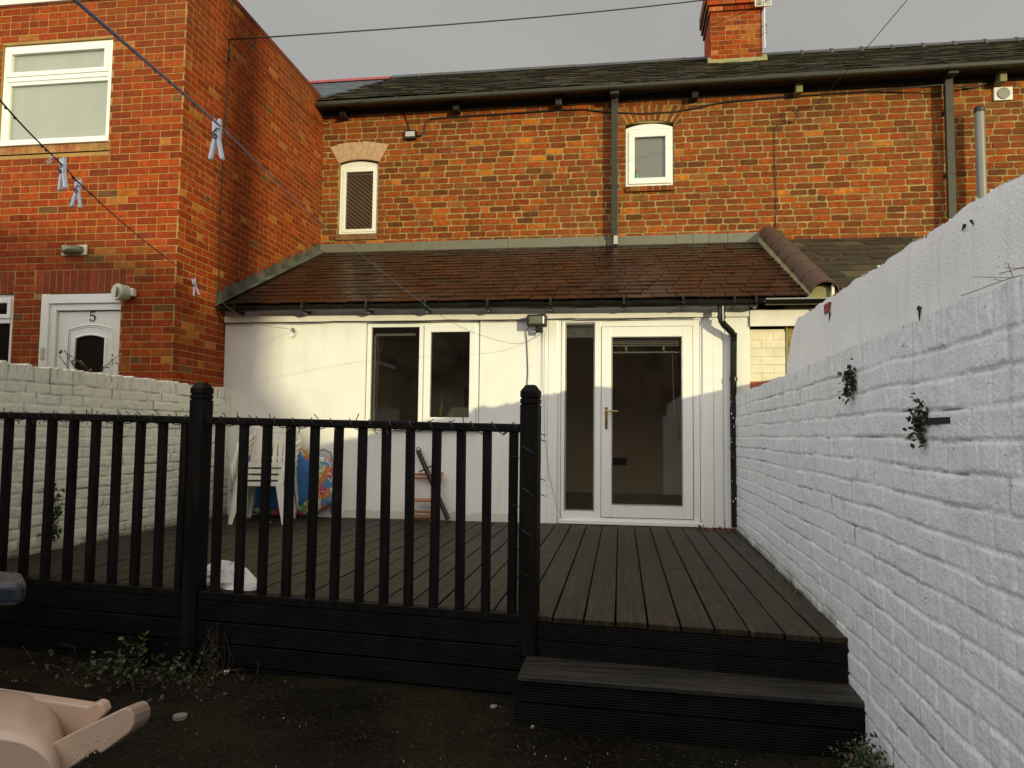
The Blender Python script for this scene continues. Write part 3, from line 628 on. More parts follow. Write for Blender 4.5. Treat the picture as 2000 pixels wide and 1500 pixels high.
def arched_tube(x0, x1, zt, rise, r, y, zb=.9):
    pts = [(x0, y, zb), (x0, y, zt)] + [(x0 + (x1 - x0) * i / 12, y, zt + rise * (1 - (2 * i / 12 - 1) ** 2)) for i in range(1, 12)] + [(x1, y, zt), (x1, y, zb)]
    return MB().tube(pts, r, 6)
arched_tube(gx0, gx1, gz, .035, .013, FY + .043).build('glazing_bead', M['upvc'], leaf, smooth=True)
arched_tube(gx0 - .085, gx1 + .085, gz + .085, .05, .009, FY + .045).build('moulding', M['upvc'], leaf, smooth=True)
arched_tube(gx0 - .065, gx1 + .065, gz + .068, .048, .006, FY + .045).build('moulding', M['upvc'], leaf, smooth=True)
part('door_glass', mat('black_glass', (.012, .011, .010), .06, .1), leaf, (gx0 + .001, gx1 - .001, FY + .06, FY + .064, .9, gz + .037))
# number 5 built from flat strokes
m = MB(); nx, nz0, hgt = -5.375, 2.035, .105
def stroke(pts, ws):
    L_ = []; R_ = []
    for i, (x, z) in enumerate(pts):
        x0, z0 = pts[max(i - 1, 0)]; x1, z1 = pts[min(i + 1, len(pts) - 1)]; dx, dz = x1 - x0, z1 - z0; q = math.hypot(dx, dz); nx_, nz_ = -dz / q, dx / q
        L_.append((nx + x + nx_ * ws[i] / 2, FY + .040, nz0 + z + nz_ * ws[i] / 2)); R_.append((nx + x - nx_ * ws[i] / 2, FY + .040, nz0 + z - nz_ * ws[i] / 2))
    for i in range(len(pts) - 1): m.prism([L_[i], L_[i + 1], R_[i + 1], R_[i]], (0, .0047, 0))
stroke([(-.022, .097), (0, .094), (.026, .098)], [.013, .015, .006]); stroke([(-.022, .100), (-.026, .052)], [.007, .007])
bowl = [(-.026, .052)] + [(-.001 + .029 * math.cos(R(a)), .030 + .031 * math.sin(R(a))) for a in range(135, -150, -19)]
stroke(bowl, [.004, .006, .008, .010, .014, .017, .018, .018, .016, .013, .010, .008, .007, .007, .010, .010][:len(bowl)])
m.tube([(nx - .024, FY + .040, nz0 + .013), (nx - .024, FY + .0447, nz0 + .013)], .009, 12)
m.build('number', mat('black_number', (.01, .01, .01), .4), leaf)
part('door_bell', M['lampshade'], d, (-5.90, -5.865, FY - .02, FY - .005, 1.64, 1.76), bevel=.004)
t = thing('bulkhead_light', 'dirty oval bulkhead light on the red brick wall above door 5', 'lamp', (-5.57, FY, 2.76))
part('back_plate', M['lampshade'], t, (-5.72, -5.43, FY - .02, FY - .005, 2.71, 2.82), bevel=.01)
m = MB(); K = 14
for j in range(6):
    a = math.pi / 2 * j / 5
    for i in range(K):
        th = 2 * math.pi * i / K; ex = abs(math.cos(th)) ** .7 * math.copysign(1, math.cos(th)); ez = abs(math.sin(th)) ** .7 * math.copysign(1, math.sin(th))
        m.v.append((-5.585 + .125 * ex * math.cos(a), FY - .02 - .075 * math.sin(a), 2.765 + .05 * ez * math.cos(a))); m.c.append((1, 1, 1))
for j in range(5):
    for i in range(K): m.f.append((j * K + i, j * K + (i + 1) % K, (j + 1) * K + (i + 1) % K, (j + 1) * K + i)); m.m.append(0)
m.build('lens', M['dirty_glass'], t, smooth=True)
t = thing('outside_lamp', 'round cream lamp fixed at the top right corner of door 5', 'lamp', (-4.95, FY, 2.3))
m = MB(); m.tube([(-4.99, FY - .14, 2.30), (-4.985, FY - .125, 2.30), (-4.95, FY - .03, 2.305)], [.078, .086, .075], 24); m.build('drum', M['lampshade'], t)
m = MB(); m.tube([(-4.995, FY - .143, 2.30), (-4.99, FY - .139, 2.30)], .055, 24); m.build('lens', M['lampshade'], t)
part('bracket', M['plastic_white'], t, (-4.93, -4.86, FY - .06, FY - .005, 2.27, 2.35), bevel=.006)
# cable down the flank
m = MB(); m.tube([(XF + .02, 7.66, 5.36), (XF + .03, 7.68, 5.22), (XF + .015, 7.67, 5.05), (XF + .015, 7.66, 4.36), (XF + .015, 7.64, 3.5), (XF + .015, 7.655, 2.52), (XF + .015, 7.62, 2.27), (XF + .02, 7.72, 2.16), (XF + .03, 7.80, 2.12)], .006, 5)
m.tube([(XF + .025, 7.675, 5.24), (XF + .025, 7.675, 5.12)], .016, 8)
tag(m.build('flank_cable', M['cable'], smooth=True), 'thin black cable hanging down the side wall of the red brick house', 'cable')
m = MB(); A = Vector((XF + .02, 7.66, 5.36)); B = Vector((1.22, 10.9, 7.45)); E_ = B + (B - A) * .6
m.tube([A + (E_ - A) * (i / 24) + Vector((0, 0, -.25 * math.sin(math.pi * i / 24) * .5)) for i in range(25)], .009, 6)
tag(m.build('overhead_wire', M['cable'], smooth=True), 'dark wire crossing the grey sky from the red brick house to past the chimney', 'wire')
m = MB(); A = Vector((2.66, MY - .05, 5.48)); B = Vector((2.21, 6, 4.36)); B = Vector((2.94, 8, 5.47)); D_ = (Vector((3.60, 8, 6.22)) - B)
# heads up and towards the viewer from the coil
A = Vector((2.66, MY - .05, 5.48)); B = Vector((2.94, 8.0, 5.47)); m.tube([A, A + (B - A) * .5 + Vector((0, 0, -.02)), B, B + (B - A) * 2], .0045, 6)
tag(m.build('telephone_wire', M['cable'], smooth=True), 'thin wire rising steeply over the slate roof towards the top right', 'wire')

# ================================================================== WHITE EXTENSION
EY = 7.85
ext = thing('white_extension', 'single storey white rendered extension with brown tiled lean-to roof and glazed door', 'extension', (-1.5, EY, 0))
# wall shell with openings
WX = [XF + .004, -2.78, -1.495, -.64, .81, 1.30]
wall = MB()
wall.box(XF + .004, -2.775, EY, EY + .22, -.4, 2.26); wall.box(-2.775, -1.497, EY, EY + .22, -.4, .955); wall.box(-2.775, -1.497, EY, EY + .22, 2.135, 2.26)
wall.box(-1.497, -.625, EY, EY + .22, -.4, 2.26); wall.box(-.625, .805, EY, EY + .22, 2.125, 2.26); wall.box(-.625, .805, EY, EY + .22, -.4, .02); wall.box(.805, 1.30, EY, EY + .22, -.4, 2.26)
# merge look: cladding strips round the door
wall.build('wall', M['render_white'], ext)
for bx in ((-.83, -.761, EY - .014, EY, 0.0, 2.135), (-.759, -.66, EY - .022, EY, 0.0, 2.13), (.83, .934, EY - .02, EY, 0.0, 2.12), (.936, 1.03, EY - .012, EY, 0, 2.13), (1.055, 1.298, EY - .010, EY, 0.0, 2.14)): part('cladding_strip', M['upvc'], ext, bx, bevel=.004)
part('fascia', M['fascia'], ext, (XF + .004, 1.298, EY - .03, EY - .001, 2.145, 2.31), bevel=.003)
# window
w = MB(); ring(w, -2.765, -1.507, .99, 2.125, EY + .02, EY + .09, .045); w.box(-2.175, -2.12, EY + .018, EY + .088, 1.035, 2.08)
ring(w, -2.115, -1.54, 1.025, 2.09, EY + .0, EY + .085, .07); w = w.build('window', M['upvc'], ext, bevel=.004)
part('pane', M['glass'], w, (-2.72, -2.175, EY + .05, EY + .054, 1.035, 2.08), (-2.045, -1.61, EY + .04, EY + .044, 1.095, 2.02)); part('sill', M['upvc'], w, (-2.79, -1.49, EY - .05, EY + .03, .955, .989), bevel=.005)
part('blind_rail', M['blind'], w, (-2.70, -2.24, EY + .10, EY + .13, 1.995, 2.02)); m = MB(); m.tube([(-2.66, EY + .10, 1.99), (-2.665, EY + .10, 1.42), (-2.67, EY + .10, 1.2)], .003, 5); m.tube([(-2.60, EY + .10, 1.99), (-2.66, EY + .10, 1.68)], .002, 5); m.box(-2.715, -2.69, EY + .10, EY + .17, 1.04, 2.0); m.build('blind_cord', M['blind'], w)
m = MB(); m.prism([(-1.93, EY + .16, 1.04), (-1.83, EY + .16, 1.21), (-1.63, EY + .16, 1.21), (-1.63, EY + .16, 1.04)], (0, .2, 0)); tag(m.build('cream_box', mat('cream_card', (.36, .33, .20), .6)), 'pale cream box standing inside on the window ledge', 'box')
m = MB(); m.tube([(-1.965, EY + .2, 1.0), (-1.965, EY + .2, 1.12), (-1.955, EY + .2, 1.2), (-1.955, EY + .2, 1.32)], [.03, .03, .022, .018], 12); tag(m.build('bottle', mat('pale_bottle', (.30, .25, .08), .2)), 'tall pale bottle inside the window beside the cream box', 'bottle')
# door set: frame, sidelight, door
fr = MB(); fr.box(-.62, -.585, EY - .005, EY + .10, .03, 2.12); fr.box(-.27, -.205, EY - .005, EY + .10, .03, 2.12); fr.box(.735, .80, EY - .005, EY + .10, .03, 2.12)
fr.box(-.585, -.27, EY - .004, EY + .10, 2.105, 2.119); fr.box(-.205, .735, EY - .004, EY + .10, 2.06, 2.119); fr.box(-.585, -.27, EY - .004, EY + .10, .031, .13); fr.box(-.205, .735, EY - .004, EY + .10, .031, .075)
fr = fr.build('door_frame', M['upvc'], ext, bevel=.004)
part('threshold', M['upvc'], fr, (-.64, .82, EY - .045, EY - .006, .005, .045), bevel=.005)
part('sidelight', M['glass'], fr, (-.585, -.27, EY + .04, EY + .044, .13, 2.105)); sd = MB(); ring(sd, -.583, -.272, .132, 2.103, EY + .02, EY + .06, .012); sd.build('sidelight_bead', mat('bead', (.35, .34, .30), .4), fr)
dr = MB(); ring(dr, -.20, .73, .08, 2.055, EY - .018, EY + .07, .105, .13); dr = dr.build('door', M['upvc'], ext, bevel=.005)
gb = MB(); ring(gb, -.096, .626, .208, 1.952, EY - .022, EY + .0, .010); gb.build('glazing_bead', mat('grey_bead', (.30, .29, .26), .4), dr)
part('pane', M['glass'], dr, (-.095, .625, EY + .02, EY + .024, .21, 1.95))
hd = MB(); hd.box(-.163, -.135, EY - .028, EY - .018, .985, 1.215); hd.tube([(-.149, EY - .028, 1.172), (-.149, EY - .07, 1.172), (-.12, EY - .075, 1.172), (-.03, EY - .07, 1.168)], .009, 8); hd.build('handle', M['brass'], dr, bevel=.004)
m = MB(); m.box(-.155, -.143, EY - .0295, EY - .0278, 1.03, 1.06); m.build('keyhole', M['cable'], dr)
# blinds gathered at the tops
bl = MB()
for z in (1.925, 1.902, 1.88, 1.857): bl.box(-.088, .60, EY + .05, EY + .075, z, z + .013)
bl.box(-.086, .60, EY + .05, EY + .075, 1.785, 1.80)
for x in (.045, .43): bl.box(x, x + .022, EY + .045, EY + .05, 1.80, 1.86)
bl.tube([(.53, EY + .05, 1.78), (.535, EY + .05, 1.55), (.55, EY + .05, 1.12)], .003, 5); bl.build('blind', M['blind'], dr)
bl = MB(); bl.box(-.57, -.285, EY + .06, EY + .085, 2.075, 2.09); bl.box(-.58, -.28, EY + .06, EY + .085, 1.955, 1.97)
for x in (-.50, -.36): bl.tube([(x, EY + .065, 2.07), (x - .01, EY + .065, 2.04), (x + .012, EY + .065, 2.01), (x, EY + .065, 1.98)], .008, 5)
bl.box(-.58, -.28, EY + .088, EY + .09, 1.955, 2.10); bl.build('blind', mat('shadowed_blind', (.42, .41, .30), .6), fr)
# room behind
rm = MB(); rm.box(-4.3, 1.25, 10.30, 10.40, 0, 2.24); rm.box(-4.35, -4.3, EY + .23, 10.3, 0, 2.24); rm.box(1.25, 1.30, EY + .23, 10.3, 0, 2.24); rm.box(-1.3, -1.22, EY + .23, 10.3, 0, 2.24); rm.box(-4.3, 1.25, EY + .23, 10.3, 2.24, 2.26); rm.build('inner_wall', M['room'], ext)
part('inner_floor', M['room_floor'], ext, (-4.35, 1.30, EY + .22, 10.3, -.02, .01)); part('skirting', mat('skirt', (.20, .15, .09), .5), ext, (-1.2, 1.24, 10.27, 10.299, .01, .14)); part('socket', M['dark_wood'], ext, (-.12, .08, 10.285, 10.299, .52, .62))
part('kitchen_unit', mat('unit', (.55, .52, .42), .4), ext, (-4.2, -2.05, 9.3, 9.9, 0.01, 1.05), (-2.75, -2.1, 9.9, 10.2, 1.05, 1.55))
# lean-to roof
TL = [((.032, .012, .006), 5), ((.026, .0105, .006), 5), ((.023, .014, .007), 3), ((.038, .015, .006), 2)]
rye, rze, ryr, rzr = 7.68, 2.315, 10.44, 3.575
def dirtcol(cols): return cols
random.seed(31)
ex_roof = slates('tiled_roof', ext, XF + .01, 1.98, rye, rze, ryr, rzr, .25, .178, TL, M['roof_tile'], jx=1, jy=.0015, th=.011, lift=.012, rand_off=True, side=.009)
m = MB(); m.prism([(XF + .01, rye + .02, rze - .012), (XF + .01, ryr, rzr - .012), (XF + .01, ryr, rzr - .1), (XF + .01, EY + .02, 2.27), (XF + .01, EY - .03, 2.27)], (1.98 - XF, 0, 0)); m.build('roof_deck', M['dark_wood'], ext)
part('flashing', M['lead'], ext, *[(a + .002, b - .002, MY - .030 - .003 * (i % 2), MY - .004, 3.56, 3.705 + .004 * (i % 3)) for i, (a, b) in enumerate(zip([XF + .01, -3.0, -1.6, -.2, .75, .98, 1.2, 1.45], [-3.0, -1.6, -.2, .75, .98, 1.2, 1.45, 1.95]))], bevel=.004)
# stepped flashing up the flank
m = MB(); n = 17
for i in range(n):
    t0 = i / n; t1 = (i + 1) / n; y0 = 7.62 + (MY - 7.62) * t0; y1 = 7.62 + (MY - 7.62) * t1; zb0 = 2.27 + (3.60 - 2.27) * t0; zb1 = 2.27 + (3.60 - 2.27) * t1
    kk = math.ceil((zb1 + .085 + .435) / .075); zc = -.435 + .075 * kk; rz = .075 if i else 0
    m.prism([(XF + .004, y0 - .0, zb0 + .02), (XF + .004, y1, zb1 + .02), (XF + .004, y1 + .004, zc), (XF + .004, y0 - .035 if i else y0, zc), (XF + .004, y0, zc - .06)], (.009 + .0015 * (i % 2), 0, 0))
m.prism([(XF + .005, 7.60, 2.29), (XF + .005, MY - .03, 3.63), (XF + .10, MY - .03, 3.59), (XF + .10, 7.60, 2.335)], (0, 0, .012))
m.build('stepped_flashing', M['lead2'], ext, bevel=.003)
# gutter + downpipe
gutter_run(ext, M['gutter_black'], XF + .03, 1.35, 7.66, 2.295, 2.275, .055, [-3.42, -2.7, -1.35, .95, 1.3], False)
for x in (-4.2, -3.42, -2.7, -2.05, -1.38, -.72, .03, .62, 1.12, 1.33):
    m = MB(); m.box(x - .014, x + .014, 7.66, EY - .03, 2.215, 2.265); m.box(x - .012, x + .012, 7.598, 7.612, 2.25, 2.31); m.tube([(x - .012, 7.66, 2.284), (x + .012, 7.66, 2.284)], .0585, 16); m.build('gutter_bracket', M['gutter_black'], ext)
m = MB(); m.tube([(1.0, 7.67, 2.25), (1.0, 7.67, 2.13), (1.0, 7.67, 2.08), (1.03, 7.69, 2.04), (1.10, 7.73, 1.98), (1.13, 7.755, 1.94), (1.13, 7.77, 1.88), (1.12, 7.77, 1.2), (1.125, 7.77, 0.02)], [.036, .034, .034, .034, .034, .034, .034, .034, .034], 14)
for z in (1.95, 1.50, .8): m.tube([(1.125, 7.765, z - .02), (1.125, 7.765, z + .02)], .041, 14)
m.tube([(1.0, 7.67, 2.10), (1.0, 7.67, 2.14)], .041, 14)
m.build('downpipe', M['gutter_black'], ext, smooth=False)
random.seed(9); m = MB()
for k in range(26):
    z = random.uniform(.15, 1.38); a = random.uniform(200, 345); x = 1.124 + .035 * math.cos(R(a)); y = 7.77 + .035 * math.sin(R(a)); s = random.uniform(.006, .02)
    m.tube([(x, y, z), (x + .001, y - .001, z + s)], [s * .35, s * .12], 5)
tag(m.build('flaking_paint', M['paper'], ext), kind='stuff')
# cable under the fascia
m = MB(); random.seed(4); m.tube([(XF + .02 + i * (5.18 / 40), EY - .034 - .004 * (i % 2), 2.135 + .006 * math.sin(i * .7) + (.004 if i % 5 == 0 else 0) - .01 * (i < 3)) for i in range(41)], .006, 5)
tag(m.build('fascia_cable', M['cable'], smooth=True), 'black cable clipped under the white fascia of the extension', 'cable')
# floodlight
t = thing('floodlight', 'black rectangular floodlight under the gutter beside the glazed door', 'floodlight', (-.87, EY, 2.1))
m = MB(); m.box(-.975, -.765, EY - .17, EY - .07, 2.045, 2.175); m.build('body', M['cable'], t, bevel=.02, seg=3)
part('lens', mat('lamp_glass', (.13, .14, .09), .15), t, (-.945, -.795, EY - .172, EY - .166, 2.075, 2.15), bevel=.003)
m = MB(); m.tube([(-.87, EY, 2.02), (-.87, EY - .06, 2.0), (-.87, EY - .12, 2.0), (-.87, EY - .12, 2.05)], .012, 8); m.tube([(-.83, EY - .11, 2.03), (-.83, EY - .12, 1.99)], .025, 12); m.build('bracket', M['cable'], t, smooth=True)
m = MB(); m.tube([(-.95, EY - .08, 2.06), (-1.0, EY - .02, 2.02), (-.99, EY - .012, 1.9), (-.975, EY - .012, 1.6), (-.985, EY - .012, 1.4), (-.975, EY - .012, 1.0)], .005, 5); m.build('flex', M['cable'], t, smooth=True)
m = MB(); m.tube([(-.80, EY - .04, 2.0), (-.80, EY - .03, 1.3), (-.79, EY - .03, .9), (-.74, EY - .03, .5), (-.66, EY - .05, .2), (-.60, EY - .06, .06)], .002, 4)
tag(m.build('hanging_string', M['cable'], smooth=True), 'thin dark string hanging from below the floodlight to the door sill', 'string')

# ================================================================== RIGHT NEIGHBOUR'S EXTENSION
ne = thing('neighbour_extension', 'neighbouring lean-to with mossy grey-brown tiles and a white fascia right of the half-round ridge tiles', 'extension', (3, EY, 0))
NT = [((.050, .036, .018), 5), ((.038, .028, .016), 3), ((.075, .058, .028), 1.5)]
random.seed(41)
slates('tiled_roof', ne, 2.0, 8.0, 7.72, 2.34, 10.44, 3.57, .36, .30, NT, M['slate'], jx=0, jy=.004, th=.028, lift=.02)
m = MB(); m.prism([(2.0, 7.74, 2.33), (2.0, 10.44, 3.55), (2.0, 10.44, 3.4), (2.0, 7.9, 2.2)], (6, 0, 0)); m.build('roof_deck', M['dark_wood'], ne)
m = MB(); ny_ = 6; a0 = Vector((1.98, 7.60, 2.335)); a1 = Vector((2.0, 10.46, 3.68)); dd = (a1 - a0).normalized(); sx = Vector((1, 0, 0)); sz_ = sx.cross(dd)
for i in range(7):
    p = a0 + (a1 - a0) * (i / 7); q = a0 + (a1 - a0) * ((i + 1) / 7 + .012)
    K = 10; vs = []
    for k, (pt, rr) in enumerate(((p, .142), (q, .128))):
        for j in range(K + 1):
            a = R(180 * j / K); vs.append(pt + sx * rr * math.cos(a) + sz_ * rr * math.sin(a) * .9)
        for j in range(K, -1, -1):
            a = R(180 * j / K); vs.append(pt + sx * (rr - .02) * math.cos(a) + sz_ * (rr - .02) * math.sin(a) * .9)
    n_ = 2 * (K + 1); m.add(vs, [(j, (j + 1) % n_, n_ + (j + 1) % n_, n_ + j) for j in range(n_)] + [(j, j + 1, n_ - 2 - j, n_ - 1 - j) for j in range(K)])
m.build('ridge', M['ridge_brown'], ne)
m = MB(); m.prism([a0 + Vector((-.16, .05, -.05)), a0 + Vector((-.10, .05, .06)), a0 + Vector((0, .05, .10)), a0 + Vector((.11, .05, .05)), a0 + Vector((.15, .05, -.05))], a1 - a0); m.build('ridge_bedding', M['cement'], ne, bevel=.01)
part('dry_verge_clip', M['plastic_white'], ne, (2.04, 2.065, 7.60, 7.615, 2.22, 2.42))
part('wall', M['mortar_old'], ne, (1.66, 8.0, EY + .06, EY + .3, -.4, 2.3)); pw = MB()
random.seed(17)
for i in range(30):
    z0 = -.3 + i * .085; x = 1.302 - (.12 if i % 2 else 0)
    while x < 1.655:
        b = min(x + .24, 1.655); a = max(x, 1.302)
        if b - a > .03 and z0 + .08 < 2.03: pw.cur = (.42, .12, .05) if (1.36 < z0 < 1.47 and random.random() < .5) else (.74, .66, .48); pw.box(a + .001, b - .001, EY + .03 - random.uniform(0, .005), EY + .058, z0 + .001, z0 + .083)
        x = b
pw.cur = (.70, .62, .45); pw.box(1.303, 1.655, EY + .0345, EY + .057, -.3, 2.02); pw.build('painted_brick_panel', mat('old_cream_paint', (1, 1, 1), .8, .15, 8, .004, 50, attr=True, extra=specks(14, .12, (.30, .08, .03), .8)), ne, bevel=.003)
part('fascia', M['fascia'], ne, (1.302, 8.0, EY - .04, EY - .002, 2.045, 2.215)); part('post', M['cement'], ne, (1.66, 1.68, EY + .02, EY + .059, 0, 2.04))
gutter_run(ne, M['gutter_black'], 1.42, 8.0, 7.66, 2.29, 2.29, .058, [3.5], False)
part('gutter_rim', M['pipe_grey'], ne, (1.42, 8.0, 7.598, 7.606, 2.278, 2.292))

# ================================================================== YARD WALLS
rw = thing('painted_brick_wall', 'long white painted brick yard wall with brick-on-edge top at right', 'wall', (1.15, 3, 0))
xr = lambda y: 1.04 + .0255 * (y - 3.73)
relief('brick_face', M['paint_right'], rw, -1.0, 7.88, GZ - .03, 1.335, xr, -1, .0078, 1.335, .098, .235, .0085, 3, soldier=.118, zbottom=-.43)
m = MB(); K = 40
for i in range(K):
    y0 = -1 + 8.88 * i / K; y1 = -1 + 8.88 * (i + 1) / K; t_ = 1.327
    m.add([(xr(y0) + .012, y0, GZ - .05), (1.27, y0, GZ - .05), (1.27, y0, t_), (xr(y0) + .012, y0, t_), (xr(y1) + .012, y1, GZ - .05), (1.27, y1, GZ - .05), (1.27, y1, t_), (xr(y1) + .012, y1, t_)], [(0, 1, 2, 3), (7, 6, 5, 4), (3, 2, 6, 7), (1, 5, 6, 2)])
m.build('wall_core', M['paint_render'], rw)
m = MB(); m.box(1.001, 1.03, 2.47, 2.66, .972, .992); m.build('joint_gap', M['dark_wood'], rw)
uw = thing('rendered_wall', 'taller smooth white rendered wall rising behind the painted brick wall at right', 'wall', (1.4, 3, 0))
def rtop(y): return 1.805 - (0 if y < 5.72 else .27 * ((y - 5.72) / .40) ** 2.2) + .006 * math.sin(y * 9) + .005 * math.sin(y * 23 + 1)
m = MB(); ysr = [-6, -3] + [-1 + .05 * i for i in range(143)]; ysr = [y for y in ysr if y <= 6.12] + [6.12]
cols_ = 26; V = []; sd_ = 77
for y in ysr:
    for k in range(cols_ + 1):
        z = GZ + (rtop(y) - GZ) * k / cols_
        V.append((1.295 - .012 * float(fbm(np.array(y * 1.3), np.array(z * 1.7), sd_, 4)) - .004 * float(fbm(np.array(y * 8), np.array(z * 8), sd_ + 4, 3)) + (.012 if k == cols_ else 0), y, z))
m.add(V, [(i * (cols_ + 1) + k, i * (cols_ + 1) + k + 1, (i + 1) * (cols_ + 1) + k + 1, (i + 1) * (cols_ + 1) + k) for i in range(len(ysr) - 1) for k in range(cols_)])
n0 = len(m.v); m.add([(1.307, y, rtop(y)) for y in ysr] + [(1.52, y, rtop(y) - .02) for y in ysr] + [(1.52, y, GZ) for y in ysr], [(i, len(ysr) + i, len(ysr) + i + 1, i + 1) for i in range(len(ysr) - 1)] + [(len(ysr) + i, 2 * len(ysr) + i, 2 * len(ysr) + i + 1, len(ysr) + i + 1) for i in range(len(ysr) - 1)])
m.quad((1.295, 6.12, GZ), (1.52, 6.12, GZ), (1.52, 6.12, rtop(6.12) - .02), (1.295, 6.12, rtop(6.12)))
for i in range(len(m.c)): m.c[i] = (0, .35, 0)
m.build('render_face', M['paint_render'], uw, smooth=True)
random.seed(8); m = MB()
for k in range(70):
    y = random.uniform(2.2, 5.6); s = random.uniform(.006, .022); m.prism([(1.315 + random.uniform(-.02, .12), y, rtop(y) - .008), (1.32, y + s, rtop(y) - .008), (1.31 + s * .5, y + s * .5, rtop(y) + s)], (.015, .004, 0))
m.build('coping_crumbs', M['paint_render'], uw)
m = MB()
for y, z, dz, dy in ((3.45, 1.485, -.05, 0), (3.44, 1.49, .012, .02), (3.47, 1.49, .012, -.02), (4.85, 1.70, -.05, .02), (3.0, 1.735, -.02, .02), (2.95, 1.735, -.02, -.02)):
    m.tube([(1.288, y, z), (1.286, y + dy, z + dz)], [.006, .002], 5)
m.build('crack', M['dark_wood'], uw)
m = MB(); m.box(1.286, 1.30, 4.86, 4.98, 1.71, 1.77); m.build('bare_brick', mat('bare_brick', (.22, .05, .03), .9), uw)
random.seed(12)
m = MB(); m.add([(1.42, 4.30, 1.80), (1.36, 4.22, 1.815), (1.40, 4.12, 1.83), (1.44, 4.1, 1.87), (1.47, 4.2, 1.885), (1.46, 4.3, 1.84)], [(0, 1, 2, 3, 4, 5)]); m.prism([(1.38, 4.35, 1.795), (1.36, 4.45, 1.80), (1.42, 4.36, 1.83)], (.01, 0, .01)); tag(m.build('litter_scrap', M['paper']), 'pale scrap of plastic lying on top of the rendered wall', 'litter')
# wall between the next two yards (out of sight: throws the low shadow by the door)
m = MB(); m.box(3.0, 3.2, -1, 7.9, GZ, 1.845); tag(m.build('far_yard_wall', M['mortar_old'], bevel=.01), 'yard wall on the far side of the neighbouring yard', 'wall')

lw = thing('cream_brick_wall', 'low cream-white painted brick yard wall with brick-on-edge top at left', 'wall', (-4.4, 5, 0))
xl = lambda y: -4.33 + 0 * y
relief('brick_face', M['paint_left'], lw, 1.5, 7.86, GZ, 1.385, xl, 1, .0095, 1.385, .082, .235, .010, 14, soldier=.112, zbottom=-.02)
m = MB()
for i in range(12):
    y0 = 1.5 + 6.36 * i / 12; y1 = 1.5 + 6.36 * (i + 1) / 12; xb = -4.56 if y0 < FY - .1 else XF + .006
    m.box(xb, -4.346, y0, y1 if y1 < 7.85 else 7.848, GZ, 1.377)
m.build('wall_core', M['dark_wood'], lw)
random.seed(2); m = MB(); y = 4.3
while y < 7.8:
    w_ = random.uniform(.062, .08); hh = random.uniform(-.004, .02); x1_ = -4.345 if y < 6.8 else -4.343
    m.prism([(x1_, y, 1.36), (x1_, y + w_, 1.36), (x1_, y + w_ - .004, 1.38 + hh), (x1_, y + w_ * .6, 1.392 + hh), (x1_, y + .012, 1.386 + hh)], (-.20 if y < 6.7 else -.075, 0, 0)); y += w_ + random.uniform(.002, .012)
for i in range(len(m.c)): m.c[i] = (0, 1, 0)
m.build('coping_bricks', M['paint_left'], lw, bevel=.006)

# ================================================================== DECK
def deck_x(c, src):
    n, l = c['n'], c['l']
    w = node(n, 'ShaderNodeTexWave', i_Scale=26); w.bands_direction = 'X'; l(c['obj'], w.inputs[0])
    nn = node(n, 'ShaderNodeTexNoise', i_Scale=3, i_Detail=6, i_Roughness=.7); l(c['obj'], nn.inputs[0])
    s2 = node(n, 'ShaderNodeTexNoise', i_Scale=9, i_Detail=5); mp = node(n, 'ShaderNodeMapping'); mp.inputs[3].default_value = (4, .35, 1); l(c['obj'], mp.inputs[0]); l(mp.outputs[0], s2.inputs[0])
    src = mixc(c, ramp(n, s2.outputs[0], [(.46, 0), (.66, .75)]), src, (.050, .036, .018))
    src = mixc(c, ramp(n, nn.outputs[0], [(.5, 0), (.66, .55)]), src, (.010, .007, .003))
    bp = node(n, 'ShaderNodeBump', i_Strength=.6, i_Distance=.003); l(w.outputs[0], bp.inputs['Height']); l(bp.outputs[0], c['bsdf'].inputs['Normal'])
    return src
M['deck'] = mat('weathered_decking', (.052, .036, .02), .55, .4, 5, 0, attr=True, extra=deck_x, spec=.2)
def black_x(c, src):
    n, l = c['n'], c['l']
    w = node(n, 'ShaderNodeTexWave', i_Scale=26); w.bands_direction = 'Z'; l(c['obj'], w.inputs[0])
    bp = node(n, 'ShaderNodeBump', i_Strength=.7, i_Distance=.003); l(w.outputs[0], bp.inputs['Height']); l(bp.outputs[0], c['bsdf'].inputs['Normal'])
    return src
M['black_board'] = mat('black_grooved_board', (.0035, .0035, .004), .6, .5, 6, 0, extra=black_x, base2=(.006, .0055, .005), spec=.08)
M['black_post'] = mat('black_stained_timber', (.0045, .0042, .0042), .6, .5, 7, .003, 18, stretch=(3, 3, .4), base2=(.009, .007, .006), spec=.1)
def fy(x): return 3.90 - .1081 * (x + .468) if x < -.42 else 3.885 - .1065 * (x + .42)
deck = thing('timber_deck', 'raised weathered grooved timber deck in front of the white extension', 'deck', (-1.5, 5, 0))
random.seed(6); m = MB(); x = -4.30; pitch_ = .1585
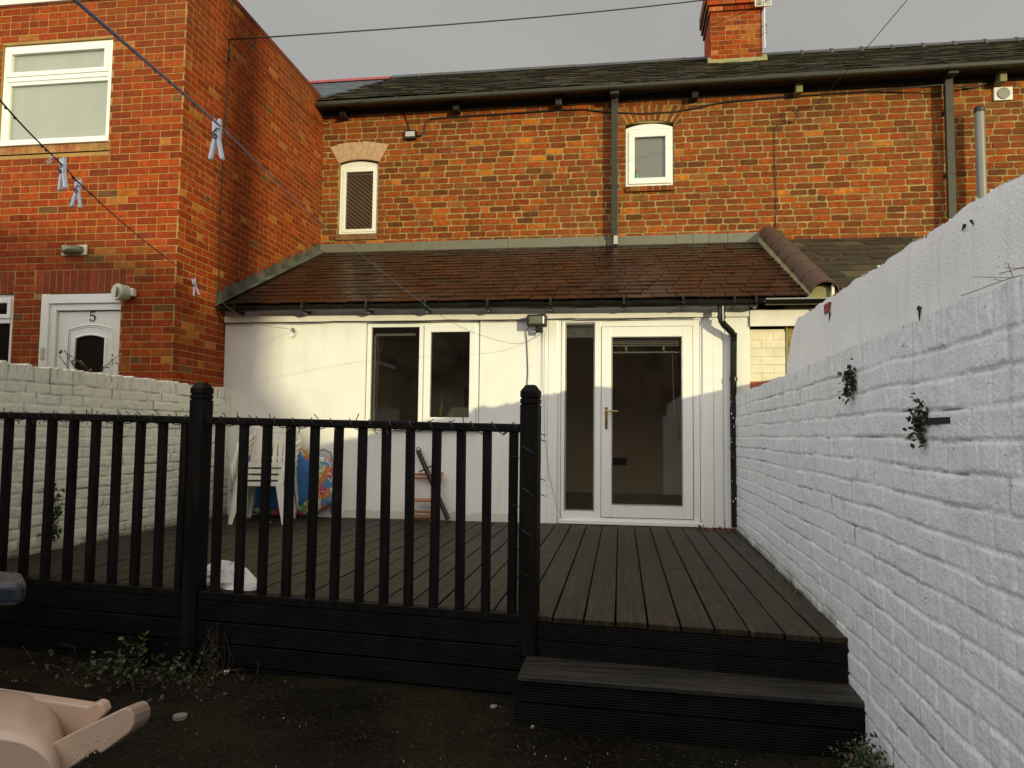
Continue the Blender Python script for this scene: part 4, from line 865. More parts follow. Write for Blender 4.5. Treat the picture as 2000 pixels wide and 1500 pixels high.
while x < 1.10:
    w_ = pitch_ - .010; x1 = min(x + w_, 1.14)
    k = random.uniform(.75, 1.25); m.cur = (.0185 * k, .0115 * k, .0050 * k); ysplit = random.choice([5.4, 5.4, 6.6, None, 5.9])
    yb = EY - .004; ins = .03 if x < -.5 else -.02; yf = fy(x) + ins; yf1 = fy(x1) + ins; segs = [(0, ysplit - .004), (ysplit + .004, yb)] if ysplit else [(0, yb)]
    dz_ = random.uniform(-.002, .002)
    for a, b in segs:
        a0_, a1_ = (yf, yf1) if a == 0 else (a, a)
        lim = xr(4) if x1 > 1.0 else x1
        m.add([(x, a0_, -.028 + dz_), (x1, a1_, -.028 + dz_), (x1, b, -.028 + dz_), (x, b, -.028 + dz_), (x, a0_, dz_), (x1, a1_, dz_), (x1, b, dz_), (x, b, dz_)], [(3, 2, 1, 0), (4, 5, 6, 7), (0, 1, 5, 4), (1, 2, 6, 5), (2, 3, 7, 6), (3, 0, 4, 7)])
    x += pitch_
m.build('deck_boards', M['deck'], deck, bevel=.003)
def frontboard(mb, x0, x1, z0, z1, off, th=.022):
    P = []
    mb.add([(x0, fy(x0) - off, z0), (x1, fy(x1) - off, z0), (x1, fy(x1) - off, z1), (x0, fy(x0) - off, z1), (x0, fy(x0) - off + th, z0), (x1, fy(x1) - off + th, z0), (x1, fy(x1) - off + th, z1), (x0, fy(x0) - off + th, z1)], [(0, 1, 2, 3), (7, 6, 5, 4), (3, 2, 6, 7), (0, 4, 5, 1), (0, 3, 7, 4), (1, 5, 6, 2)])
m = MB()
for i in range(4): frontboard(m, -4.32, -.425, -.05 - .118 * (i + 1) + .006, -.05 - .118 * i, .030 + .003 * (i % 2))
frontboard(m, -.425, 1.045, -.118, -.0285, .022); frontboard(m, -.425, 1.045, -.215, -.122, .024); frontboard(m, -.425, 1.045, -.33, -.219, .020)
m.build('skirt_boards', M['black_board'], deck, bevel=.004)
m = MB(); m.box(-4.3, 1.03, 4.5, 7.8, -.42, -.035); m.build('deck_frame', M['dark_wood'], deck)
step = thing('timber_step', 'single black timber step with worn tread below the deck edge', 'step', (.3, 3.7, GZ))
m = MB(); fo = .36
def sf(x): return 3.552 - .0582 * (x + .472)
m.add([(-.475, sf(-.475) - .012, -.228), (1.045, sf(1.045) - .012, -.228), (1.045, fy(1.045) - .03, -.228), (-.475, fy(-.475) - .03, -.228), (-.475, sf(-.475) - .012, -.20), (1.045, sf(1.045) - .012, -.20), (1.045, fy(1.045) - .03, -.20), (-.475, fy(-.475) - .03, -.20)], [(3, 2, 1, 0), (4, 5, 6, 7), (0, 1, 5, 4), (1, 2, 6, 5), (2, 3, 7, 6), (3, 0, 4, 7)])
m.build('tread', mat('worn_tread', (.0065, .0052, .0035), .6, .6, 5, .004, 30, stretch=(.5, 4, 1), base2=(.026, .020, .012)), step, bevel=.006)
m = MB()
for z0, z1, o_ in ((-.325, -.231, 0), (-.45, -.328, .003)):
    m.add([(x_, sf(x_) - o_ + t_, z) for t_ in (0, .022) for z in (z0, z1) for x_ in (-.47, 1.045)], [(0, 1, 3, 2), (5, 4, 6, 7), (2, 3, 7, 6), (0, 4, 5, 1), (0, 2, 6, 4), (1, 5, 7, 3)])
m.build('riser', M['black_board'], step, bevel=.004)
m = MB(); m.box(-.49, -.468, sf(-.48) + .0, 3.85, -.43, -.229); m.build('side_board', M['black_board'], step)

# balustrade ---------------------------------------------------------
bal = thing('black_balustrade', 'black stained timber balustrade with square posts and upright spindles along the deck edge', 'balustrade', (-2, 4, 0))
A_ = Vector((-.468, 3.90, 0)); B_ = Vector((-2.457, 4.115, 0)); dl = (B_ - A_).normalized(); nl = Vector((dl.y, -dl.x, 0)); nl = nl if nl.y < 0 else -nl
ang = math.atan2(-dl.y, -dl.x)
def onf(x): return A_ + dl * ((x - A_.x) / dl.x)
def railz(x): return .978 + (-.468 - x) * .0155
def post(x, z0, zt, nm):
    p = onf(x); Mx = Matrix.Translation((p.x, p.y, 0)) @ Matrix.Rotation(ang, 4, 'Z'); m = MB(); h = .047
    m.box(-h, h, -h, h, z0, zt - .105, Mx); m.box(-h + .005, h - .005, -h + .005, h - .005, zt - .105, zt - .098, Mx); m.box(-h, h, -h, h, zt - .098, zt - .074, Mx); m.box(-h + .005, h - .005, -h + .005, h - .005, zt - .074, zt - .067, Mx)
    m.box(-h, h, -h, h, zt - .067, zt - .035, Mx)
    b = len(m.v); c0, c1 = h, h * .5
    m.add([Mx @ Vector((sx_ * c0, sy * c0, zt - .035)) for sx_, sy in ((-1, -1), (1, -1), (1, 1), (-1, 1))] + [Mx @ Vector((sx_ * c1, sy * c1, zt)) for sx_, sy in ((-1, -1), (1, -1), (1, 1), (-1, 1))], [(0, 1, 5, 4), (1, 2, 6, 5), (2, 3, 7, 6), (3, 0, 4, 7), (4, 5, 6, 7)])
    return m.build(nm, M['black_post'], bal, bevel=.003)
post(-.468, -.205, 1.183, 'post'); post(-2.457, -.33, 1.21, 'post'); post(-4.27, -.4, 1.22, 'post')
for xa, xb in ((-.515, -2.41), (-2.504, -4.225)):
    p, q = onf(xa), onf(xb); m = MB(); za, zb = railz(xa), railz(xb)
    m.bar((p.x, p.y, za - .024), (q.x, q.y, zb - .024), .062, .045); m.build('top_rail', M['black_post'], bal, bevel=.008)
    m = MB(); m.bar((p.x, p.y, -.024), (q.x, q.y, -.024), .052, .046); m.build('bottom_rail', M['black_post'], bal, bevel=.005)
xsb = [-3.886 - .165 * k for k in (2, 1)] + [-3.886, -3.715, -3.549, -3.384, -3.219, -3.058, -2.896, -2.737, -2.583] + [-2.346, -2.189, -2.039, -1.888, -1.736, -1.59, -1.443, -1.299, -1.158, -1.01, -.868, -.725, -.582]
M_sp = M['black_post']
for i, x in enumerate(xsb):
    p = onf(x + .024); Mx = Matrix.Translation((p.x, p.y, 0)) @ Matrix.Rotation(ang, 4, 'Z'); m = MB(); Mx = Mx @ Matrix.Translation((0, 0, .45)) @ Matrix.Rotation(R(random.uniform(-.35, .35)), 4, 'Y') @ Matrix.Rotation(R(random.uniform(-2.5, 2.5)), 4, 'Z') @ Matrix.Translation((0, 0, -.45)); m.box(-.0215, .0215, -.021, .021, -.001, railz(x) - .044, Mx); m.build('spindle', M_sp, bal, bevel=.003)
# string lights round the rail
sl_ = thing('string_lights', 'unlit dark string lights wound round the black balustrade rail and right post', 'string lights', (-2, 4, 1))
m = MB(); pts = []
N_ = 560
for i in range(N_ + 1):
    x = -.53 - (4.2 - .53) * i / N_; p = onf(x); a = i * .35; rz_ = railz(x) - .024
    pts.append((p.x + nl.x * .037 * math.cos(a), p.y + nl.y * .037 * math.cos(a), rz_ + .030 * math.sin(a)))
m.tube(pts, .0028, 4); pts = []
for i in range(60):
    a = i * .5; x = -.468 + .055 * math.cos(a); pts.append((x, 3.90 + .055 * math.sin(a), 1.0 - i * .017))
m.tube(pts, .0025, 4); m.build('wire', M['cable'], sl_)
random.seed(19)
for i in range(34):
    x = -.6 - i * .106 + random.uniform(-.03, .03); p = onf(x); up = random.choice([1, 1, -1]); z = railz(x) - (.0 if up > 0 else .048); dx = random.uniform(-.03, .03)
    m = MB(); m.tube([(p.x, p.y - .035, z), (p.x + dx, p.y - .045, z + up * random.uniform(.012, .035))], .0028, 5); m.build('bulb', M['cable'], sl_)
for s, z in ((1, .93), (1, .90), (-1, .80), (1, .70), (1, .62), (-1, .55), (1, .45)):
    m = MB(); m.tube([(-.468 + s * .05, 3.86, z), (-.468 + s * .085, 3.85, z - .012 * s)], .0028, 5); m.build('bulb', M['cable'], sl_)

# ================================================================== THINGS ON THE DECK
# stacked plastic chairs
def plastic_chair():
    root = thing('garden_chair', 'x', 'chair', (0, 0, 0), 'white plastic garden chairs in one stack'); ORG[root.name] = Vector((0, 0, 0))
    PW = M['plastic_white']
    m = MB(); N = 10; V = []
    for i in range(N + 1):
        for j in range(N + 1):
            a = i / N * 2 - 1; b = j / N * 2 - 1; w = .235 - .02 * (b + 1) / 2
            V.append((a * w, b * .22, .42 - .012 * (1 - a * a) * (1 - b * b) - (.03 if b < -.9 else 0) - .02 * (b + 1) / 2))
    m.add(V, [(i * (N + 1) + j, (i + 1) * (N + 1) + j, (i + 1) * (N + 1) + j + 1, i * (N + 1) + j + 1) for i in range(N) for j in range(N)])
    m.box(-.235, .235, -.232, -.222, .375, .418); m.box(-.245, -.235, -.225, .2, .37, .415); m.box(.235, .245, -.225, .2, .37, .415)
    m.build('seat', PW, root, bevel=.003)
    for sx_ in (-1, 1):
        m = MB(); m.prism([(sx_ * .155, -.235, .42), (sx_ * .245, -.235, .42), (sx_ * .285, -.265, 0), (sx_ * .240, -.265, 0)] if sx_ > 0 else [(sx_ * .245, -.235, .42), (sx_ * .155, -.235, .42), (sx_ * .240, -.265, 0), (sx_ * .285, -.265, 0)], (0, .012, 0))
        m.prism([(sx_ * .245, -.235, .42), (sx_ * .245, -.17, .42), (sx_ * .285, -.225, 0), (sx_ * .285, -.265, 0)], (-sx_ * .010, 0, 0)); m.build('leg', PW, root, bevel=.002)
        m = MB(); m.prism([(sx_ * .22, .16, .41), (sx_ * .22, .235, .41), (sx_ * .255, .30, 0), (sx_ * .255, .26, 0)], (-sx_ * .010, 0, 0)); m.prism([(sx_ * .16, .225, .41), (sx_ * .22, .235, .41), (sx_ * .255, .30, 0), (sx_ * .215, .30, 0)], (0, .010, 0)); m.build('leg', PW, root, bevel=.002)
        m = MB(); pts = [(sx_ * .255, -.24, .40), (sx_ * .27, -.22, .56), (sx_ * .275, -.18, .60), (sx_ * .28, 0, .615), (sx_ * .27, .16, .64), (sx_ * .23, .25, .70)]
        m.tube(pts, [.016, .018, .020, .022, .02, .018], 8); m.build('arm', PW, root, smooth=True)
    m = MB()
    def bp(t, z): return Vector((.235 * math.sin(t * 1.35), .20 + .07 * math.cos(t * 1.35) + (z - .42) * .16, z))
    for k in range(-5, 6):
        t = k / 5.5; zt = .80 - .05 * t * t; m.bar(bp(t, .40), bp(t, zt), .021, .006, up=(0, 1, 0))
    K = 16
    for i in range(K):
        t0 = -1 + 2 * i / K; t1 = -1 + 2 * (i + 1) / K
        for z0, z1 in ((.79, .84), (.44, .47)):
            c0 = -.05 * t0 * t0 if z0 > .7 else 0; c1 = -.05 * t1 * t1 if z0 > .7 else 0
            a, b, c, d_ = bp(t0, z0 + c0), bp(t1, z0 + c1), bp(t1, z1 + c1), bp(t0, z1 + c0); m.prism([a, b, c, d_], (0, .008, 0))
    m.build('backrest', PW, root)
    return root
pc = plastic_chair(); labs = ['white plastic garden chair at the bottom of the stack behind the balustrade', 'white plastic garden chair second from the bottom of the stack behind the balustrade', 'white plastic garden chair just below the topmost in the stack behind the balustrade', 'topmost white plastic garden chair of the stack behind the balustrade']
for i in range(4):
    c = pc if i == 0 else copy_tree(pc)
    c['label'] = labs[i]; c.location = (-3.62 + .008 * i, 7.30 + .012 * i, .002 + .062 * i); c.rotation_euler = (0, 0, R(12 + (i % 2) * 1.5))
# blue floral folded cushion standing behind
def floral(c, src):
    n, l = c['n'], c['l']
    v = node(n, 'ShaderNodeTexVoronoi', i_Scale=11); l(c['obj'], v.inputs['Vector']); hs = node(n, 'ShaderNodeSeparateColor'); l(v.outputs['Color'], hs.inputs[0])
    cr = node(n, 'ShaderNodeValToRGB'); cr.color_ramp.interpolation = 'CONSTANT'; e = cr.color_ramp.elements
    cs = [(.60, .62, .55), (.50, .04, .12), (.10, .30, .05), (.55, .20, .03), (.10, .22, .38), (.62, .62, .58)]
    while len(e) < 6: e.new(.5)
    for i, q in enumerate(e): q.position = i / 6; q.color = (*cs[i], 1)
    nn = node(n, 'ShaderNodeTexNoise', i_Scale=30, i_Detail=3); l(c['obj'], nn.inputs[0]); l(hs.outputs[0], cr.inputs[0])
    cc = mixc(c, ramp(n, nn.outputs[0], [(.52, 0), (.6, .7)]), cr.outputs[0], (.62, .60, .52))
    return cc
M['floral'] = mat('floral_fabric', (.5, .5, .5), .8, .1, 8, extra=floral)
M['blue_cloth'] = mat('blue_fabric', (.045, .17, .42), .7, .3, 5, .012, 6, stretch=(3, 1, .6))
t = thing('floral_cushion', 'large folded blue cushion with bright floral border propped behind the stacked chairs', 'cushion', (-3.63, 7.68, 0))
def pillow(cx, cy, cz, hw, hh, th, n=2.6, e=1.0, wr=0.0):
    m = MB(); U = 48; Vn = 14
    for j in range(Vn + 1):
        rr = math.sin(math.pi / 2 * j / Vn)
        for i in range(U):
            a = 2 * math.pi * i / U; c_, s_ = math.cos(a), math.sin(a); q = (abs(c_) ** n + abs(s_) ** n) ** (-1 / n); d = th * (math.cos(math.pi / 2 * j / Vn)) ** .5
            m.v.append((cx + hw * rr * q * c_, cy - d - wr * math.sin(i * 1.7 + j) * rr, cz + hh * rr * q * s_)); m.c.append((1, 1, 1))
    for j in range(Vn):
        for i in range(U): m.f.append((j * U + i, (j + 1) * U + i, (j + 1) * U + (i + 1) % U, j * U + (i + 1) % U)); m.m.append(0)
    m.f.append(tuple(Vn * U + i for i in range(U))); m.m.append(0)
    return m
pillow(-3.64, 7.80, .375, .62, .37, .14).build('floral_border', M['floral'], t, smooth=True)
pillow(-3.70, 7.72, .40, .44, .32, .10, wr=.006).build('blue_cover', M['blue_cloth'], t, smooth=True)
m = MB(); m.tube([(-3.3, 7.79, .70), (-3.2, 7.79, .735), (-3.12, 7.79, .70), (-3.10, 7.79, .60), (-3.10, 7.8, .05)], .010, 8); m.build('metal_frame', M['pipe_grey'], t, smooth=True)
# small folding wooden chair
t = thing('folding_wooden_chair', 'small varnished folding wooden chair against the white wall', 'chair', (-2.03, 7.7, 0))
def wb(nm, *bars, w=.022, tk=.022):
    m = MB()
    for a, b in bars: m.bar(a, b, w, tk, up=(0, 1, .1))
    return m.build(nm, M['bamboo'], t, bevel=.004)
wb('back_post', ((-2.19, 7.80, .51), (-2.185, 7.70, .01))); wb('back_post', ((-1.875, 7.80, .51), (-1.955, 7.70, .01)))
wb('back_rail', ((-2.19, 7.795, .485), (-1.88, 7.795, .485)), tk=.02); wb('back_rail', ((-2.19, 7.79, .445), (-1.885, 7.79, .445)), tk=.02)
wb('leg', ((-2.175, 7.74, .36), (-2.13, 7.58, .01))); wb('leg', ((-1.93, 7.74, .30), (-1.935, 7.58, .01)))
m = MB(); m.box(-2.19, -1.93, 7.55, 7.76, .215, .235); m.build('seat', M['bamboo'], t, bevel=.005)
wb('stretcher', ((-2.15, 7.60, .11), (-1.94, 7.60, .11)), ((-2.15, 7.60, .07), (-1.94, 7.60, .07)), tk=.018); wb('stretcher', ((-2.19, 7.70, .03), (-1.95, 7.70, .03)), tk=.018)
t = thing('length_of_pipe', 'length of black pipe with clips leaning against the white wall behind the small wooden chair', 'pipe', (-1.8, 7.7, 0))
pa, pb = Vector((-2.15, 7.81, .735)), Vector((-1.78, 7.70, .03)); m = MB(); m.tube([pa, pb], .026, 12); m.build('tube', M['black_paint_metal'], t)
m = MB(); q = pa + (pb - pa) * .27; m.bar(q + Vector((-.07, -.01, -.035)), q + Vector((.07, -.01, .035)), .016, .014); m.tube([pa + Vector((-.02, -.01, 0)), pa + Vector((0, -.015, .035)), pa + Vector((.035, -.015, .025)), pa + Vector((.035, -.015, -.01))], .006, 6); m.build('clip', M['black_paint_metal'], t)
# crumpled white bag
random.seed(13); m = MB(); U, Vn = 26, 10; base_c = Vector((-2.36, 4.34, 0))
for j in range(Vn + 1):
    for i in range(U):
        a = 2 * math.pi * i / U; rr = math.cos(math.pi / 2 * j / Vn); el = .29 + .03 * math.sin(3 * a); rx = el * rr; px_ = rx * math.cos(a); py_ = .15 * rr * math.sin(a)
        z = .115 * math.sin(math.pi / 2 * j / Vn) * (1 - .9 * max(0, px_) / .30) + random.uniform(-.012, .012) * (j > 0)
        m.v.append((base_c.x + px_ + random.uniform(-.012, .012), base_c.y + py_ - px_ * .55 + random.uniform(-.012, .012), max(.002, z + .003))); m.c.append((1, 1, 1))
for j in range(Vn):
    for i in range(U): m.f.append((j * U + i, j * U + (i + 1) % U, (j + 1) * U + (i + 1) % U, (j + 1) * U + i)); m.m.append(0)
tag(m.build('plastic_bag', M['paper']), 'crumpled white plastic bag lying on the deck behind the left post', 'bag')

# ================================================================== WASHING LINES AND PEGS
def catm(P, n=10):
    P = [Vector(p) for p in P]; P = [P[0] * 2 - P[1]] + P + [P[-1] * 2 - P[-2]]; o = []
    for i in range(1, len(P) - 2):
        for k in range(n):
            t = k / n; a, b, c, d = P[i - 1:i + 3]; o.append(.5 * ((2 * b) + (c - a) * t + (2 * a - 5 * b + 4 * c - d) * t * t + (3 * b - a - 3 * c + d) * t ** 3))
    return o + [P[-2]]
line1 = catm([(-.335, .16, 1.205), (-.5, .6, 1.321), (-.777, 1.33, 1.52), (-1.062, 2.1, 1.707), (-1.357, 3.1, 1.885), (-1.584, 4.6, 2.009), (-1.605, 6.2, 1.982), (-1.434, 7.0, 1.905), (-1.125, 7.5, 1.85), (-.966, 7.7, 1.89), (-.814, 7.83, 2.003)])
m = MB(); m.tube(line1, .0020, 6); random.seed(1)
for k in range(40):
    p = random.choice(line1[14:]); q_ = min(1, p.y / 3); m.tube([p + Vector((0, 0, -.001)), p + Vector((0, 0, -.002 - .004 * q_))], [.0022 + .0018 * q_, .001], 5)
tag(m.build('washing_line', M['line_blue'], smooth=True), 'blue washing line from top left to the hook beside the floodlight', 'washing line')
line2 = catm([(-1.061, 1.05, 1.527), (-1.191, 1.25, 1.56), (-1.272, 1.42, 1.565), (-1.373, 1.65, 1.574), (-1.449, 1.8, 1.586), (-1.691, 2.35, 1.62), (-1.942, 3.1, 1.628), (-2.527, 4.4, 1.75), (-3.057, 5.6, 1.868), (-3.468, 6.8, 1.961), (-3.586, 7.83, 2.056)])
m = MB(); m.tube(line2, .0018, 6)
for k in range(30):
    p = random.choice(line2); m.tube([p + Vector((0, 0, -.001)), p + Vector((0, 0, -.005))], [.0035, .0015], 5)
tag(m.build('washing_line', M['cable'], smooth=True), 'thin dark washing line carrying the small pegs, tied left of the window', 'washing line')
m = MB(); hk = Vector((-3.59, EY, 2.06)); m.tube([hk, hk + Vector((0, -.05, 0)), hk + Vector((.03, -.05, -.03)), hk + Vector((.03, -.05, -.07)), hk + Vector((0, -.05, -.09)), hk + Vector((-.02, -.05, -.08))], .004, 6); m.tube([hk + Vector((-.02, -.04, .01)), hk + Vector((.02, -.045, -.02))], .012, 6)
tag(m.build('line_hook', M['galv'], smooth=True), 'small metal hook with string tied on the white wall under the gutter', 'hook')
def peg_proto():
    root = thing('clothes_peg', 'x', 'peg', (0, 0, 0), 'pale plastic clothes pegs on the washing lines'); ORG[root.name] = Vector((0, 0, 0))
    for s in (-1, 1):
        m = MB(); pts = [(s * .0045, 0, .018), (s * .0085, 0, .017), (s * .0085, 0, .0), (s * .0075, 0, -.022), (s * .0155, 0, -.060), (s * .0125, 0, -.064), (s * .0075, 0, -.060), (s * .0005, 0, -.024), (s * .0005, 0, .010)]
        m.prism([(a, -.0045, c) for a, b, c in (pts if s < 0 else pts[::-1])], (0, .009, 0)); m.build('peg_leg', M['peg'], root, bevel=.0012)
    m = MB(); m.tube([(-.009, -.006, -.014), (.003, -.0065, -.002), (.009, -.006, -.005)], .0011, 5); m.tube([(-.0015 + .004 * math.cos(R(a)), -.006, -.018 + .004 * math.sin(R(a))) for a in range(0, 380, 30)], .0012, 5); m.build('peg_spring', M['rust'], root)
    return root
pg = peg_proto()
pegs = [((-.784, 1.33, 1.517), (2, 0, 5), 'large pale blue peg on the blue washing line against the red brick side wall'),
        ((-1.358, 1.62, 1.573), (0, -4, -20), 'upper of the two pale pegs hanging together on the thin line, left of its neighbour'),
        ((-1.476, 1.82, 1.594), (0, 3, 15), 'lower right of the two pale pegs hanging together on the thin line'),
        ((-1.972, 3.2, 1.616), (0, -12, 30), 'smallest pale peg far down the thin line near the corner of the red brick house')]
for i, (p, ro, lb) in enumerate(pegs):
    c = pg if i == 0 else copy_tree(pg); c.location = p; c.rotation_euler = [R(q) for q in ro]; c['label'] = lb
m = MB(); p = Vector((-1.335, 1.55, 1.559)); m.tube([p + Vector((.012, 0, .01)), p, p + Vector((-.008, 0, -.004)), p + Vector((-.002, 0, -.010)), p + Vector((.006, 0, -.004))], .0022, 6)
tag(m.build('broken_peg', M['peg']), 'broken bit of peg caught on the thin line left of the pegs', 'peg')

# ================================================================== PLANTS
def leaves(m, c, n, spread, size, cols, droop=.3, flat=None):
    for _ in range(n):
        p = Vector(c) + Vector([random.gauss(0, s) for s in spread]); d = Vector((random.gauss(0, 1), random.gauss(0, 1), random.gauss(0, 1) - droop)).normalized(); q = d.orthogonal().normalized()
        q = (Matrix.Rotation(random.uniform(0, 6.28), 3, d) @ q); s = size * random.uniform(.6, 1.3); m.cur = random.choice(cols); nrm = d.cross(q) * s * .12
        m.add([p, p + d * s * .35 + q * s * .32, p + d * s * .75 + q * s * .25, p + d * s + nrm, p + d * s * .75 - q * s * .25, p + d * s * .35 - q * s * .32, p + d * s * .5 - nrm], [(0, 1, 6), (1, 2, 6), (2, 3, 6), (3, 4, 6), (4, 5, 6), (5, 0, 6)])
GR = [(.018, .036, .010), (.026, .050, .012), (.040, .060, .016), (.014, .022, .009), (.05, .025, .014)]
random.seed(51)
def wallplant(name, label, pts, n, sp, size, cols=GR, cat='plant', stems=4):
    t = thing(name, label, cat, pts[0]); m = MB(); s = MB()
    for p in pts: leaves(m, p, n, sp, size, cols)
    for a in range(stems):
        p = Vector(pts[0]) + Vector((.02, random.uniform(-.01, .01), 0)); q = Vector(random.choice(pts)) + Vector([random.gauss(0, k) for k in sp]); s.tube([p, (p + q) / 2 + Vector((-.01, 0, .01)), q], .0015, 4)
    m.build('leaves', M['leaf_green'], t); s.build('stems', M['twig'], t); return t
wallplant('wall_plant', 'dark leafy weed growing from the painted brick wall, nearer the extension', [(1.015, 3.52, 1.17), (1.01, 3.52, 1.21), (1.01, 3.55, 1.13)], 48, (.012, .022, .022), .024)
wallplant('wall_plant', 'leafy weed beside the black joint gap in the painted brick wall, nearest the viewer', [(.99, 2.68, .985), (.985, 2.67, 1.01), (.99, 2.70, .95)], 55, (.012, .018, .022), .02)
wallplant('corner_weed', 'bushy green weed at the foot of the right wall beside the step', [(.97, 3.30, -.37), (.95, 3.2, -.36), (.92, 3.32, -.40), (.96, 3.18, -.30)], 90, (.03, .05, .035), .022, GR + [(.09, .12, .04)], stems=10)
wallplant('climbing_weed', 'trailing green weed on the cream brick wall behind the left spindles', [(-4.29, 5.22, .42), (-4.29, 5.24, .30), (-4.29, 5.22, .20), (-4.28, 5.2, .12)], 26, (.012, .03, .035), .04, GR + [(.10, .14, .04)], stems=5)
random.seed(52)
t = thing('bare_shrub', 'thin shrub with curved stems and a few leaves in front of door 5', 'shrub', (-5.0, 6.3, 1.3)); s = MB(); m = MB()
for k in range(7):
    b = Vector((-4.93, 6.45, 1.36)); e = b + Vector((-.08 - .055 * k + random.uniform(-.05, .05), random.uniform(-.1, .1), .12 + .035 * k)); mid = (b + e) / 2 + Vector((-.02, 0, .05 if k % 2 else -.05)); c_ = catm([b, mid, e], 6); s.tube(c_, .003, 4)
    for p in c_[4:]:
        if random.random() < .6: leaves(m, p, 1, (.012, .012, .012), .045, [(.12, .10, .03), (.07, .09, .03), (.16, .10, .04)])
for k in range(3):
    b = Vector((-4.9, 6.4, 1.4)); e = b + Vector((.08 + .07 * k, 0, .12 + .05 * k)); s.tube([b, (b + e) / 2 + Vector((0, 0, .03)), e], .0025, 4); leaves(m, e, 3, (.03, .02, .03), .04, [(.16, .12, .03), (.10, .10, .03)])
s.build('stems', M['twig'], t); m.build('leaves', M['leaf_green'], t)
random.seed(53)
m = MB()
for k in range(5):
    b = Vector((1.20, 2.0, 1.36)); e = Vector((1.10 + random.uniform(-.04, .04), 2.25 + random.uniform(0, .42), 1.37 + random.uniform(-.03, .09))); c_ = catm([b, (b + e) / 2 + Vector((0, 0, random.uniform(-.02, .04))), e], 6); m.tube(c_, .0012, 4)
    m.tube([c_[8], c_[8] + Vector((0, random.uniform(.02, .06), random.uniform(-.02, .05)))], .001, 4)
tag(m.build('bare_twigs', M['twig']), 'thin bare twigs lying on the ledge of the painted wall at the right edge', 'twigs')
random.seed(54)
wd = thing('weed_patch', 'patch of green weeds and dead brown stems at the foot of the black deck front', 'weeds', (-2.6, 3.95, GZ)); m = MB(); s = MB(); dd_ = MB()
for k in range(20):
    x = random.uniform(-3.05, -2.25); leaves(m, (x, fy(x) - random.uniform(.06, .35), GZ + random.uniform(.02, .09)), 14, (.05, .05, .03), .032, [(.015, .035, .006), (.025, .05, .01), (.05, .06, .015), (.008, .014, .005)])
leaves(m, (-2.78, fy(-2.78) - .08, GZ + .13), 26, (.04, .03, .04), .045, [(.022, .05, .01), (.03, .06, .01), (.09, .09, .012)])
for k in range(60):
    x = random.uniform(-3.3, -2.0); b = Vector((x, fy(x) - random.uniform(.05, .5), GZ + .005)); e = b + Vector((random.uniform(-.1, .1), random.uniform(-.08, .05), random.uniform(.01, .12))); s.tube(catm([b, (b + e) / 2 + Vector((random.uniform(-.03, .03), 0, .02)), e], 4), .0016, 4)
for k in range(14):
    b = Vector((-2.22 + random.uniform(-.05, .05), fy(-2.2) - .10, GZ)); e = b + Vector((random.uniform(-.07, .07), random.uniform(-.1, 0), random.uniform(.15, .30))); s.tube(catm([b, (b + e) / 2 + Vector((random.uniform(-.06, .06), 0, 0)), e], 5), .0018, 4)
for k in range(150):
    x = random.uniform(-3.5, -1.95); leaves(dd_, (x, fy(x) - random.uniform(.04, .55), GZ + .012), 1, (.02, .02, .004), .03, [(.03, .011, .006), (.045, .022, .010), (.022, .010, .006), (.07, .05, .022)])
m.build('leaves', M['leaf_green'], wd); tag(s.build('dead_stems', M['twig'], wd), kind='stuff'); tag(dd_.build('fallen_leaves', M['leaf_dead'], wd), kind='stuff')
random.seed(55); m = MB()
for k in range(60): leaves(m, (random.uniform(.75, 1.12), random.uniform(7.45, 7.78), .012), 1, (.02, .02, .004), .035, [(.14, .03, .012), (.10, .05, .02)])
for k in range(50): leaves(m, (random.uniform(-4.25, -3.4), random.uniform(7.2, 7.75), .012), 1, (.03, .03, .004), .03, [(.10, .05, .02), (.15, .14, .03)])
tag(m.build('leaf_litter', M['leaf_dead']), 'dead brown leaves blown into the corners of the deck', 'leaves', kind='stuff')
random.seed(56); m = MB()
for k in range(26):
    y = random.uniform(4.6, 7.0); leaves(m, (xr(y) - .03, y, .008), 7, (.014, .03, .006), .014, [(.03, .06, .012), (.05, .09, .02)])
for k in range(30):
    y = random.uniform(4.4, 7.4); leaves(m, (-4.305, y, .01), 3, (.010, .03, .008), .016, [(.05, .07, .012), (.09, .10, .02)])
tag(m.build('moss', M['leaf_green']), 'moss along the feet of the yard walls on the deck', 'moss', kind='stuff')
# litter on the ground
random.seed(57)
for p, sz2, lb in (((-2.17, 3.99), .035, 'small pale scrap of paper on the ground at the foot of the deck'), ((-.62, 3.72), .035, 'small grey stone on the ground beside the end of the step'), ((-.40, 3.50), .02, 'tiny pale chip on the ground in front of the step')):
    m = MB(); K = 7; m.prism([(p[0] + sz2 * .6 * math.cos(R(360 * i / K)) * random.uniform(.6, 1), p[1] + sz2 * .5 * math.sin(R(360 * i / K)) * random.uniform(.6, 1), GZ + .012) for i in range(K)], (.004, 0, .012)); tag(m.build('litter_scrap', M['paper'] if 'paper' in lb else M['galv'], bevel=.002), lb, 'litter')
m = MB()
for i in range(90):
    x = random.uniform(-3.4, 1.0); y = random.uniform(2.7, fy(x) - .05 if x < -.5 else 3.4); s_ = random.uniform(.002, .006); m.prism([(x, y, GZ + .008), (x + s_, y, GZ + .008), (x + s_ * .5, y + s_, GZ + .008)], (0, 0, s_ * .5 + .004))
tag(m.build('grit', mat('grit', (.30, .29, .26), .15)), 'pale grit and water drops scattered on the dark ground', 'grit', kind='stuff')
m = MB(); c_ = (-2.06, 3.37); m.tube([(c_[0], c_[1], GZ - .01), (c_[0], c_[1], GZ + .012)], .032, 20); m.tube([(c_[0], c_[1], GZ + .012), (c_[0], c_[1], GZ + .0135)], .024, 20); tag(m.build('round_cap', M['pipe_grey']), 'small round metal cap set into the dark ground', 'cap')
